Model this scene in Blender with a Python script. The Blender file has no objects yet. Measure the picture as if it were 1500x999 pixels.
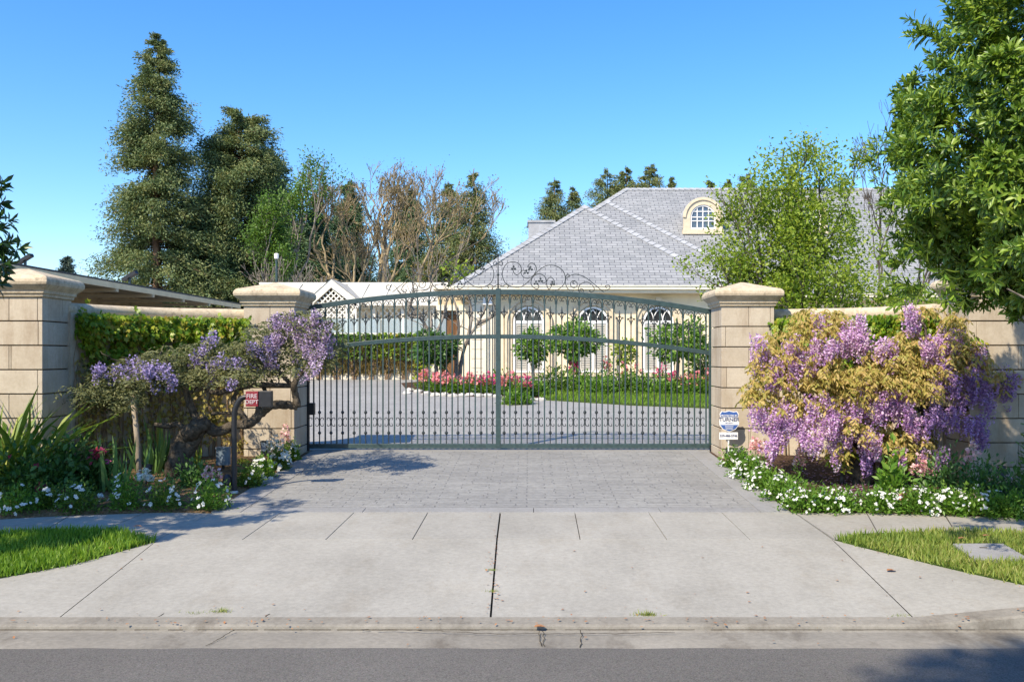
import bpy, math, random
import numpy as np
from mathutils import Vector, Matrix

random.seed(7)
R = math.radians
SC = bpy.context.scene
COL = SC.collection
FPX, VX, VY, EYE = 1300.0, 775.0, 520.0, 1.6      # focal length in photo pixels, optical axis, eye height


# ------------------------------------------------------------------ helpers
def P(px, py, Y):
    return ((px - VX) * Y / FPX, Y, EYE + (VY - py) * Y / FPX)


def Xp(px, Y):
    return (px - VX) * Y / FPX


def Zp(py, Y):
    return EYE + (VY - py) * Y / FPX


HY = [-300, -12, 0, 5.9, 6.05, 6.72, 8.79, 10.1, 14.8, 33, 420]
HZ_ = [-.50, -.38, -.31, -.395, -.40, -.393, -.226, -.187, 0, .73, .73]


def H(y):
    return float(np.interp(y, HY, HZ_))


def lift(x):
    a = min(max((x - 2.9) / 1.3, 0), 1)
    b = min(max((-4.0 - x) / 1.5, 0), 1)
    return .12 * max(a, b)


def HG(x, y):
    """height of the pavement / parkway surface"""
    z = H(y)
    if 6.7 < y < 8.79:
        z += lift(x) * min(1, (8.79 - y) / 1.9)
    return z


def G(px, py):
    """ground point seen at a photo pixel"""
    lo, hi = 3.0, 60.0
    for _ in range(50):
        m = (lo + hi) / 2
        x = Xp(px, m)
        if Zp(py, m) > HG(x, m):
            lo = m
        else:
            hi = m
    return (Xp(px, lo), lo, HG(Xp(px, lo), lo))


def base_of(o):
    v = Vector((0, 0, 0))
    while o is not None:
        v += o.location
        o = o.parent
    return v


def tag(o, label=None, cat=None, group=None, kind=None):
    if label:
        o['label'] = label
    if cat:
        o['category'] = cat
    if group:
        o['group'] = group
    if kind:
        o['kind'] = kind
    return o


def thing(name, loc, label, cat, group=None):
    o = bpy.data.objects.new(name, None)
    o.empty_display_size = .1
    COL.objects.link(o)
    o.location = loc
    return tag(o, label, cat, group)


def link(name, me, parent=None, loc=None):
    o = bpy.data.objects.new(name, me)
    COL.objects.link(o)
    if parent is not None:
        o.parent = parent
    if loc is not None:
        o.location = loc
    return o


def copy_tree(o, loc=None, parent=None):
    c = o.copy()
    COL.objects.link(c)
    if parent is not None:
        c.parent = parent
    if loc is not None:
        c.location = loc
    for ch in o.children:
        copy_tree(ch, None, c)
    return c


def spline(pts, n=6):
    """Catmull-Rom through the points"""
    p = [Vector(q) for q in pts]
    if len(p) < 3:
        return p
    p = [p[0] * 2 - p[1]] + p + [p[-1] * 2 - p[-2]]
    out = []
    for i in range(1, len(p) - 2):
        a, b, c, d = p[i - 1:i + 3]
        for k in range(n):
            t = k / n
            out.append(.5 * ((2 * b) + (c - a) * t + (2 * a - 5 * b + 4 * c - d) * t * t + (3 * b - a - 3 * c + d) * t ** 3))
    out.append(p[-2])
    return out


class MB:
    def __init__(self):
        self.v, self.f, self.uv = [], [], None

    def add(self, vs, fs):
        n = len(self.v)
        self.v += [tuple(q) for q in vs]
        self.f += [tuple(i + n for i in f) for f in fs]
        return self

    def box(self, x0, x1, y0, y1, z0, z1):
        return self.add([(x0, y0, z0), (x1, y0, z0), (x1, y1, z0), (x0, y1, z0), (x0, y0, z1), (x1, y0, z1), (x1, y1, z1), (x0, y1, z1)],
                        [(3, 2, 1, 0), (4, 5, 6, 7), (0, 1, 5, 4), (1, 2, 6, 5), (2, 3, 7, 6), (3, 0, 4, 7)])

    def bar(self, a, b, w, d, up=(0, 0, 1)):
        """a box along a-b with cross-section w (across) by d (along up)"""
        a, b = Vector(a), Vector(b)
        t = (b - a).normalized()
        s = t.cross(Vector(up))
        if s.length < 1e-4:
            s = t.cross(Vector((1, 0, 0)))
        s.normalize()
        u = s.cross(t)
        vs = []
        for q in (a, b):
            for i, j in ((-1, -1), (1, -1), (1, 1), (-1, 1)):
                vs.append(q + s * (i * w / 2) + u * (j * d / 2))
        return self.add(vs, [(3, 2, 1, 0), (4, 5, 6, 7), (0, 1, 5, 4), (1, 2, 6, 5), (2, 3, 7, 6), (3, 0, 4, 7)])

    def tube(self, pts, rad, n=6, cap=True, wob=0, rng=None):
        pts = [Vector(q) for q in pts]
        m = len(pts)
        rads = rad if hasattr(rad, '__len__') else [rad] * m
        if len(rads) != m:
            rads = list(np.interp(np.linspace(0, 1, m), np.linspace(0, 1, len(rads)), rads))
        t0 = (pts[1] - pts[0]).normalized()
        s = t0.cross(Vector((0.13, .98, .1)))
        if s.length < .1:
            s = t0.cross(Vector((1, 0, 0)))
        s.normalize()
        vs = []
        for i in range(m):
            t = (pts[min(i + 1, m - 1)] - pts[max(i - 1, 0)])
            if t.length < 1e-7:
                t = t0
            t = t.normalized()
            s = (s - t * s.dot(t))
            if s.length < 1e-5:
                s = t.orthogonal()
            s.normalize()
            u = t.cross(s)
            for k in range(n):
                a = 2 * math.pi * k / n
                r = rads[i]
                if wob:
                    r *= 1 + (rng or random).uniform(-wob, wob)
                vs.append(pts[i] + s * (math.cos(a) * r) + u * (math.sin(a) * r))
        fs = []
        for i in range(m - 1):
            for k in range(n):
                fs.append((i * n + k, i * n + (k + 1) % n, (i + 1) * n + (k + 1) % n, (i + 1) * n + k))
        if cap:
            fs.append(tuple(range(n))[::-1])
            fs.append(tuple((m - 1) * n + k for k in range(n)))
        return self.add(vs, fs)

    def prism(self, poly, f0, f1):
        """poly: 2d points, f0/f1 map a 2d point to the two end faces"""
        n = len(poly)
        vs = [f0(*q) for q in poly] + [f1(*q) for q in poly]
        fs = [tuple(range(n))[::-1], tuple(range(n, 2 * n))]
        for i in range(n):
            j = (i + 1) % n
            fs.append((i, j, n + j, n + i))
        return self.add(vs, fs)

    def slab(self, poly, z0, z1):
        return self.prism(poly, lambda x, y: (x, y, z0(x, y) if callable(z0) else z0), lambda x, y: (x, y, z1(x, y) if callable(z1) else z1))

    def lathe(self, prof, c, n=12):
        vs, fs = [], []
        for r, z in prof:
            for k in range(n):
                a = 2 * math.pi * k / n
                vs.append((c[0] + r * math.cos(a), c[1] + r * math.sin(a), c[2] + z))
        for i in range(len(prof) - 1):
            for k in range(n):
                fs.append((i * n + k, i * n + (k + 1) % n, (i + 1) * n + (k + 1) % n, (i + 1) * n + k))
        fs.append(tuple(range(n))[::-1])
        fs.append(tuple((len(prof) - 1) * n + k for k in range(n)))
        return self.add(vs, fs)

    def sqloft(self, prof, cx, cy, hx, hy):
        """square loft: prof = (outset, z)"""
        vs, fs = [], []
        for o, z in prof:
            a, b = max(hx + o, .001), max(hy + o, .001)
            vs += [(cx - a, cy - b, z), (cx + a, cy - b, z), (cx + a, cy + b, z), (cx - a, cy + b, z)]
        for i in range(len(prof) - 1):
            for k in range(4):
                fs.append((i * 4 + k, i * 4 + (k + 1) % 4, i * 4 + 4 + (k + 1) % 4, i * 4 + 4 + k))
        fs.append((3, 2, 1, 0))
        q = (len(prof) - 1) * 4
        fs.append((q, q + 1, q + 2, q + 3))
        return self.add(vs, fs)

    def ring(self, cx, cz, r0, r1, y0, y1, a0=0, a1=math.pi, n=20):
        """arched band standing in the XZ plane"""
        for i in range(n):
            a, b = a0 + (a1 - a0) * i / n, a0 + (a1 - a0) * (i + 1) / n
            q = [(cx + r0 * math.cos(a), cz + r0 * math.sin(a)), (cx + r1 * math.cos(a), cz + r1 * math.sin(a)),
                 (cx + r1 * math.cos(b), cz + r1 * math.sin(b)), (cx + r0 * math.cos(b), cz + r0 * math.sin(b))]
            self.prism(q, lambda x, z: (x, y1, z), lambda x, z: (x, y0, z))
        return self

    def build(self, name, mat, parent=None, loc=None, smooth=False, bevel=0):
        off = base_of(parent) if parent is not None else Vector(loc or (0, 0, 0))
        me = bpy.data.meshes.new(name)
        a = np.array(self.v, dtype=np.float64) - np.array(off)
        me.from_pydata(a.tolist(), [], self.f)
        if self.uv:
            l = me.uv_layers.new(name='UVMap')
            l.data.foreach_set('uv', np.array(self.uv, dtype=np.float32).ravel())
        me.materials.append(mat)
        if smooth:
            me.polygons.foreach_set('use_smooth', [True] * len(me.polygons))
        me.update()
        o = link(name, me, parent, loc if parent is None else None)
        if bevel:
            b = o.modifiers.new('bevel', 'BEVEL')
            b.width = bevel
            b.segments = 2
            b.limit_method = 'ANGLE'
        return o


# ---- scattered leaves: one numpy-built mesh
T_DIAMOND = (np.array([(0, 0, 0), (.26, .5, .06), (0, 1, 0), (-.26, .5, .06)]), np.array([(0, 1, 2), (0, 2, 3)]))
T_SLIM = (np.array([(0, 0, 0), (.13, .45, .04), (0, 1, -.06), (-.13, .45, .04)]), np.array([(0, 1, 2), (0, 2, 3)]))
T_NEEDLE = (np.array([(0, 0, 0), (.15, .35, .0), (0, 1, -.1), (-.15, .4, .03)]), np.array([(0, 1, 2), (0, 2, 3)]))
T_LEAF = (np.array([(0, 0, 0), (.11, .3, .05), (0, .32, 0), (-.11, .3, .05), (.15, .65, .03), (0, .66, -.03), (-.15, .65, .03), (0, 1, -.13)]),
          np.array([(0, 1, 2), (0, 2, 3), (1, 4, 5), (1, 5, 2), (2, 5, 6), (2, 6, 3), (4, 7, 5), (5, 7, 6)]))
T_BLADE = (np.array([(-.03, 0, 0), (.03, 0, 0), (.026, .5, .05), (-.026, .5, .05), (0, 1, .2)]), np.array([(0, 1, 2), (0, 2, 3), (3, 2, 4)]))
T_SWORD = (np.array([(-.03, 0, 0), (.03, 0, 0), (.045, .4, .01), (-.045, .4, .01), (.03, .75, .04), (-.03, .75, .04), (0, 1, .1)]),
           np.array([(0, 1, 2), (0, 2, 3), (3, 2, 4), (3, 4, 5), (5, 4, 6)]))
T_ARCH = (np.array([(-.025, 0, 0), (.025, 0, 0), (.03, .35, .0), (-.03, .35, .0), (.025, .7, -.09), (-.025, .7, -.09), (0, 1, -.28)]),
          np.array([(0, 1, 2), (0, 2, 3), (3, 2, 4), (3, 4, 5), (5, 4, 6)]))
_fl_v, _fl_f = [(0, 0, 0)], []
for _k in range(5):
    _a = 2 * math.pi * _k / 5
    for _r, _d, _h in ((.45, -.5, .1), (.55, 0, .12), (.45, .5, .1)):
        _fl_v.append((_r * math.cos(_a + _d), _h, _r * math.sin(_a + _d)))
    _b = 1 + 3 * _k
    _fl_f += [(0, _b, _b + 1), (0, _b + 1, _b + 2)]
T_FLOWER = (np.array(_fl_v), np.array(_fl_f))
T_IVY = (np.array([(0, 0, 0), (.35, .15, .03), (.22, .4, 0), (.42, .62, -.03), (.14, .62, .02), (0, 1, -.06), (-.14, .62, .02), (-.42, .62, -.03), (-.22, .4, 0), (-.35, .15, .03)]),
         np.array([(0, 1, 2), (2, 3, 4), (0, 2, 4), (0, 4, 5), (0, 5, 6), (0, 6, 8), (6, 7, 8), (0, 8, 9)]))


def nrm(a):
    return a / np.maximum(np.linalg.norm(a, axis=1, keepdims=True), 1e-9)


def leaves(name, pos, dirs, up, size, tmpl, mat, parent=None, loc=None, width=1.0):
    pos, dirs, up = np.asarray(pos, float), nrm(np.asarray(dirs, float)), np.asarray(up, float)
    size = np.asarray(size, float)
    N = len(pos)
    b = nrm(np.cross(dirs, up) + 1e-6)
    n = np.cross(b, dirs)
    tv, tf = tmpl
    K = len(tv)
    off = np.array(base_of(parent) if parent is not None else (loc or (0, 0, 0)))
    v = (pos - off)[:, None, :] + size[:, None, None] * (width * tv[None, :, 0:1] * b[:, None, :] + tv[None, :, 1:2] * dirs[:, None, :] + tv[None, :, 2:3] * n[:, None, :])
    f = (tf[None, :, :] + (np.arange(N) * K)[:, None, None]).reshape(-1, 3)
    me = bpy.data.meshes.new(name)
    me.vertices.add(N * K)
    me.vertices.foreach_set('co', v.reshape(-1).astype(np.float32))
    me.loops.add(f.size)
    me.loops.foreach_set('vertex_index', f.reshape(-1).astype(np.int32))
    me.polygons.add(len(f))
    me.polygons.foreach_set('loop_start', np.arange(0, f.size, 3, dtype=np.int32))
    me.update(calc_edges=True)
    me.validate()
    me.materials.append(mat)
    return link(name, me, parent, loc if parent is None else None)


# ------------------------------------------------------------------ materials
def new_mat(name):
    m = bpy.data.materials.new(name)
    m.use_nodes = True
    nt = m.node_tree
    for n in list(nt.nodes):
        if n.type != 'OUTPUT_MATERIAL':
            nt.nodes.remove(n)
    out = [n for n in nt.nodes if n.type == 'OUTPUT_MATERIAL'][0]
    bs = nt.nodes.new('ShaderNodeBsdfPrincipled')
    nt.links.new(bs.outputs[0], out.inputs[0])
    return m, nt, bs, out


def N(nt, typ, **kw):
    n = nt.nodes.new(typ)
    for k, v in kw.items():
        if k in n.inputs:
            n.inputs[k].default_value = v
        else:
            setattr(n, k, v)
    return n


def ramp(nt, fac, stops, interp='LINEAR'):
    r = nt.nodes.new('ShaderNodeValToRGB')
    r.color_ramp.interpolation = interp
    els = r.color_ramp.elements
    while len(els) < len(stops):
        els.new(.5)
    for e, (p, c) in zip(els, stops):
        e.position = p
        e.color = (*c, 1)
    nt.links.new(fac, r.inputs[0])
    return r.outputs[0]


def coords(nt, world=True):
    if world:
        return nt.nodes.new('ShaderNodeNewGeometry').outputs['Position']
    return nt.nodes.new('ShaderNodeTexCoord').outputs['Object']


def noise(nt, co, scale, detail=4, rough=.55, stretch=None):
    if stretch:
        mp = N(nt, 'ShaderNodeMapping')
        mp.inputs['Scale'].default_value = stretch
        nt.links.new(co, mp.inputs[0])
        co = mp.outputs[0]
    n = N(nt, 'ShaderNodeTexNoise', Scale=scale, Detail=detail, Roughness=rough)
    nt.links.new(co, n.inputs['Vector'])
    return n.outputs[0]


def mix(nt, fac, a, b, mode='MIX'):
    m = nt.nodes.new('ShaderNodeMix')
    m.data_type = 'RGBA'
    m.blend_type = mode
    for s, v in ((m.inputs[0], fac), (m.inputs[6], a), (m.inputs[7], b)):
        if hasattr(v, 'links'):
            nt.links.new(v, s)
        elif isinstance(v, (tuple, list)):
            s.default_value = (*v, 1)
        else:
            s.default_value = v
    return m.outputs[2]


def bump(nt, bs, h, strength=.3, dist=.01):
    b = N(nt, 'ShaderNodeBump', Strength=strength, Distance=dist)
    nt.links.new(h, b.inputs['Height'])
    nt.links.new(b.outputs[0], bs.inputs['Normal'])


def mat_plain(name, col, rough=.5, metal=0, var=.12, scale=8, spec=.5):
    m, nt, bs, _ = new_mat(name)
    n = noise(nt, coords(nt), scale, 5)
    c = ramp(nt, n, [(.3, tuple(x * (1 - var) for x in col)), (.7, tuple(min(1, x * (1 + var)) for x in col))])
    nt.links.new(c, bs.inputs['Base Color'])
    bs.inputs['Roughness'].default_value = rough
    bs.inputs['Metallic'].default_value = metal
    bs.inputs['Specular IOR Level'].default_value = spec
    return m


def mat_leaf(name, cols, rough=.45, trans=.3, clump=.35, spec=.4):
    m, nt, bs, out = new_mat(name)
    g = nt.nodes.new('ShaderNodeNewGeometry')
    ns = noise(nt, g.outputs['Position'], 1.3, 3)
    ad = N(nt, 'ShaderNodeMath', operation='MULTIPLY_ADD')
    nt.links.new(ns, ad.inputs[0])
    ad.inputs[1].default_value = clump * 2
    s2 = N(nt, 'ShaderNodeMath', operation='MULTIPLY_ADD')
    nt.links.new(g.outputs['Random Per Island'], s2.inputs[0])
    s2.inputs[1].default_value = 1 - clump
    s2.inputs[2].default_value = -clump * .5
    nt.links.new(s2.outputs[0], ad.inputs[2])
    k = len(cols)
    c = ramp(nt, ad.outputs[0], [(i / (k - 1) * .8 + .1, q) for i, q in enumerate(cols)])
    nt.links.new(c, bs.inputs['Base Color'])
    bs.inputs['Roughness'].default_value = rough
    bs.inputs['Specular IOR Level'].default_value = spec
    if trans:
        tr = N(nt, 'ShaderNodeBsdfTranslucent')
        tc = mix(nt, 1.0, c, (1.0, 1.0, .55), 'MULTIPLY')
        nt.links.new(tc, tr.inputs[0])
        mx = N(nt, 'ShaderNodeMixShader', Fac=trans)
        nt.links.new(bs.outputs[0], mx.inputs[1])
        nt.links.new(tr.outputs[0], mx.inputs[2])
        nt.links.new(mx.outputs[0], out.inputs[0])
    return m


def mat_bark(name, c1, c2, scale=9, stretch=(1, 1, .25)):
    m, nt, bs, _ = new_mat(name)
    n = noise(nt, coords(nt), scale, 6, .65, stretch)
    nt.links.new(ramp(nt, n, [(.35, c1), (.65, c2)]), bs.inputs['Base Color'])
    bs.inputs['Roughness'].default_value = .9
    bs.inputs['Specular IOR Level'].default_value = .2
    bump(nt, bs, n, .8, .03)
    return m


def mat_concrete(name, c1, c2, stain=(.5, .42, .32), stain_amt=.35, rough=.85):
    m, nt, bs, _ = new_mat(name)
    co = coords(nt)
    a = noise(nt, co, .9, 6, .6)
    b = noise(nt, co, 22, 5, .7)
    c = noise(nt, co, 2.6, 8, .7, (1, .45, 1))
    col = ramp(nt, a, [(.32, c1), (.68, c2)])
    col = mix(nt, .35, col, ramp(nt, b, [(.3, tuple(x * .72 for x in c1)), (.7, tuple(min(1, x * 1.12) for x in c2))]))
    fs_ = noise(nt, co, 140, 3, .8)
    col = mix(nt, .35, col, ramp(nt, fs_, [(.3, (.62, .62, .61)), (.55, (1, 1, 1))]), 'MULTIPLY')
    wr_ = noise(nt, co, 1.1, 6, .65, (1.6, .5, 1))
    col = mix(nt, .3, col, ramp(nt, wr_, [(.35, (.74, .73, .71)), (.6, (1, 1, 1))]), 'MULTIPLY')
    st = ramp(nt, c, [(.52, (0, 0, 0)), (.75, (1, 1, 1))])
    mm = N(nt, 'ShaderNodeMath', operation='MULTIPLY')
    nt.links.new(st, mm.inputs[0])
    mm.inputs[1].default_value = stain_amt
    col = mix(nt, mm.outputs[0], col, mix(nt, 1.0, col, stain, 'MULTIPLY'))
    sp = N(nt, 'ShaderNodeTexVoronoi', Scale=5.0)
    nt.links.new(co, sp.inputs['Vector'])
    spk = ramp(nt, sp.outputs['Distance'], [(.02, (1, 1, 1)), (.06, (0, 0, 0))])
    mm2 = N(nt, 'ShaderNodeMath', operation='MULTIPLY')
    nt.links.new(spk, mm2.inputs[0])
    mm2.inputs[1].default_value = .45
    col = mix(nt, mm2.outputs[0], col, (.12, .11, .1))
    nt.links.new(col, bs.inputs['Base Color'])
    bs.inputs['Roughness'].default_value = rough
    bs.inputs['Specular IOR Level'].default_value = .25
    bump(nt, bs, b, .25, .004)
    return m


def mat_asphalt():
    m, nt, bs, _ = new_mat('asphalt')
    co = coords(nt)
    f = noise(nt, co, 130, 3, .8)
    a = noise(nt, co, .7, 5)
    v = N(nt, 'ShaderNodeTexVoronoi', Scale=95.0)
    nt.links.new(co, v.inputs['Vector'])
    c = ramp(nt, f, [(.3, (.085, .083, .08)), (.62, (.20, .195, .187))])
    c = mix(nt, .3, c, v.outputs['Color'], 'SOFT_LIGHT')
    c = mix(nt, .5, c, ramp(nt, a, [(.3, (.55, .55, .56)), (.7, (1, 1, 1))]), 'MULTIPLY')
    hs = N(nt, 'ShaderNodeHueSaturation', Saturation=.15)
    nt.links.new(c, hs.inputs['Color'])
    nt.links.new(mix(nt, 1.0, hs.outputs[0], (.84, .80, .74), 'MULTIPLY'), bs.inputs['Base Color'])
    bs.inputs['Roughness'].default_value = 1
    bs.inputs['Specular IOR Level'].default_value = .15
    bump(nt, bs, f, .6, .006)
    return m


def mat_pavers(name, c1, c2, mortar, w=.34, h=.17):
    m, nt, bs, _ = new_mat(name)
    co = coords(nt)
    d = N(nt, 'ShaderNodeTexNoise', Scale=5.0, Detail=2.0)
    nt.links.new(co, d.inputs['Vector'])
    wob = N(nt, 'ShaderNodeVectorMath', operation='MULTIPLY_ADD')
    nt.links.new(d.outputs['Color'], wob.inputs[0])
    wob.inputs[1].default_value = (.05, .05, 0)
    nt.links.new(co, wob.inputs[2])
    br = N(nt, 'ShaderNodeTexBrick', Scale=1.0)
    br.inputs['Brick Width'].default_value = w
    br.inputs['Row Height'].default_value = h
    br.inputs['Mortar Size'].default_value = .009
    br.inputs['Mortar Smooth'].default_value = .4
    br.inputs['Bias'].default_value = -.1
    br.offset = .37
    br.offset_frequency = 2
    br.squash = 1.5
    br.squash_frequency = 3
    br.inputs['Color1'].default_value = (*c1, 1)
    br.inputs['Color2'].default_value = (*c2, 1)
    br.inputs['Mortar'].default_value = (*mortar, 1)
    nt.links.new(wob.outputs[0], br.inputs['Vector'])
    n = noise(nt, co, 14, 6, .7)
    n2 = noise(nt, co, .8, 5, .6)
    c = mix(nt, .45, br.outputs['Color'], ramp(nt, n, [(.3, (.35, .35, .36)), (.6, (1, 1, 1))]), 'MULTIPLY')
    c = mix(nt, .5, c, ramp(nt, n2, [(.3, (.65, .65, .67)), (.65, (1, 1, 1))]), 'MULTIPLY')
    nt.links.new(c, bs.inputs['Base Color'])
    bs.inputs['Roughness'].default_value = .7
    inv = N(nt, 'ShaderNodeMath', operation='MULTIPLY_ADD')
    nt.links.new(br.outputs['Fac'], inv.inputs[0])
    inv.inputs[1].default_value = -1.0
    nt.links.new(n, inv.inputs[2])
    bump(nt, bs, inv.outputs[0], .6, .012)
    return m


def mat_stone():
    m, nt, bs, _ = new_mat('limestone')
    co = coords(nt)
    a = noise(nt, co, 1.7, 6, .6)
    b = noise(nt, co, 30, 5, .7)
    c = noise(nt, co, 3.5, 7, .7, (1, 1, .22))
    geo = nt.nodes.new('ShaderNodeNewGeometry')
    col = ramp(nt, a, [(.3, (.46, .395, .30)), (.7, (.60, .535, .425))])
    col = mix(nt, .5, col, ramp(nt, geo.outputs['Random Per Island'], [(0, (.74, .70, .66)), (1, (1.0, 1.0, 1.0))]), 'MULTIPLY')
    col = mix(nt, .3, col, ramp(nt, b, [(.3, (.55, .5, .45)), (.65, (1, 1, 1))]), 'MULTIPLY')
    st = ramp(nt, c, [(.50, (0, 0, 0)), (.74, (.6, .6, .6))])
    col = mix(nt, st, col, (.24, .16, .09))
    nt.links.new(col, bs.inputs['Base Color'])
    bs.inputs['Roughness'].default_value = .9
    bs.inputs['Specular IOR Level'].default_value = .2
    bump(nt, bs, b, .3, .006)
    return m


def mat_capstone():
    m, nt, bs, _ = new_mat('weathered_capstone')
    co = coords(nt)
    a = noise(nt, co, 4, 8, .7)
    b = noise(nt, co, 24, 5, .7)
    c = noise(nt, co, 9, 8, .75, (1, 1, .5))
    col = ramp(nt, a, [(.3, (.42, .34, .23)), (.55, (.60, .51, .37)), (.75, (.56, .43, .24))])
    col = mix(nt, .45, col, ramp(nt, b, [(.3, (.5, .48, .45)), (.6, (1, 1, 1))]), 'MULTIPLY')
    st = ramp(nt, c, [(.54, (0, 0, 0)), (.7, (.75, .75, .75))])
    col = mix(nt, st, col, (.13, .10, .07))
    nt.links.new(col, bs.inputs['Base Color'])
    bs.inputs['Roughness'].default_value = .92
    bs.inputs['Specular IOR Level'].default_value = .2
    bump(nt, bs, b, .5, .01)
    return m


def mat_slate(name, bw=.42, rh=.19, c1=(.25, .262, .265), c2=(.335, .345, .347)):
    m, nt, bs, _ = new_mat(name)
    uv = nt.nodes.new('ShaderNodeTexCoord').outputs['UV']
    br = N(nt, 'ShaderNodeTexBrick', Scale=1.0)
    br.inputs['Brick Width'].default_value = bw
    br.inputs['Row Height'].default_value = rh
    br.inputs['Mortar Size'].default_value = .012
    br.inputs['Mortar Smooth'].default_value = .2
    br.inputs['Bias'].default_value = 0
    br.inputs['Color1'].default_value = (*c1, 1)
    br.inputs['Color2'].default_value = (*c2, 1)
    br.inputs['Mortar'].default_value = (.10, .10, .115, 1)
    nt.links.new(uv, br.inputs['Vector'])
    n = noise(nt, uv, .55, 5)
    n2 = noise(nt, uv, 9, 5, .7, (1, .3, 1))
    c = mix(nt, .45, br.outputs['Color'], ramp(nt, n, [(.3, (.72, .72, .75)), (.7, (1.0, .99, .97))]), 'MULTIPLY')
    c = mix(nt, .3, c, ramp(nt, n2, [(.3, (.6, .6, .6)), (.65, (1, 1, 1))]), 'MULTIPLY')
    nt.links.new(c, bs.inputs['Base Color'])
    bs.inputs['Roughness'].default_value = .75
    sx = nt.nodes.new('ShaderNodeSeparateXYZ')
    nt.links.new(uv, sx.inputs[0])
    fr = N(nt, 'ShaderNodeMath', operation='DIVIDE')
    nt.links.new(sx.outputs[1], fr.inputs[0])
    fr.inputs[1].default_value = rh
    f2 = N(nt, 'ShaderNodeMath', operation='FRACT')
    nt.links.new(fr.outputs[0], f2.inputs[0])
    sb = N(nt, 'ShaderNodeMath', operation='MULTIPLY_ADD')
    nt.links.new(f2.outputs[0], sb.inputs[0])
    sb.inputs[1].default_value = -1.0
    s3 = N(nt, 'ShaderNodeMath', operation='SUBTRACT')
    nt.links.new(sb.outputs[0], s3.inputs[0])
    nt.links.new(br.outputs['Fac'], s3.inputs[1])
    bump(nt, bs, s3.outputs[0], .7, .02)
    return m


def mat_mulch(name, c):
    m, nt, bs, _ = new_mat(name)
    co = coords(nt)
    a = noise(nt, co, 26, 6, .75)
    b = noise(nt, co, 2, 4)
    col = ramp(nt, a, [(.32, tuple(x * .3 for x in c[0])), (.5, c[0]), (.7, c[1])])
    col = mix(nt, .5, col, ramp(nt, b, [(.3, (.5, .5, .5)), (.7, (1, 1, 1))]), 'MULTIPLY')
    nt.links.new(col, bs.inputs['Base Color'])
    bs.inputs['Roughness'].default_value = 1
    bs.inputs['Specular IOR Level'].default_value = .1
    bump(nt, bs, a, 1.0, .05)
    return m


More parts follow.
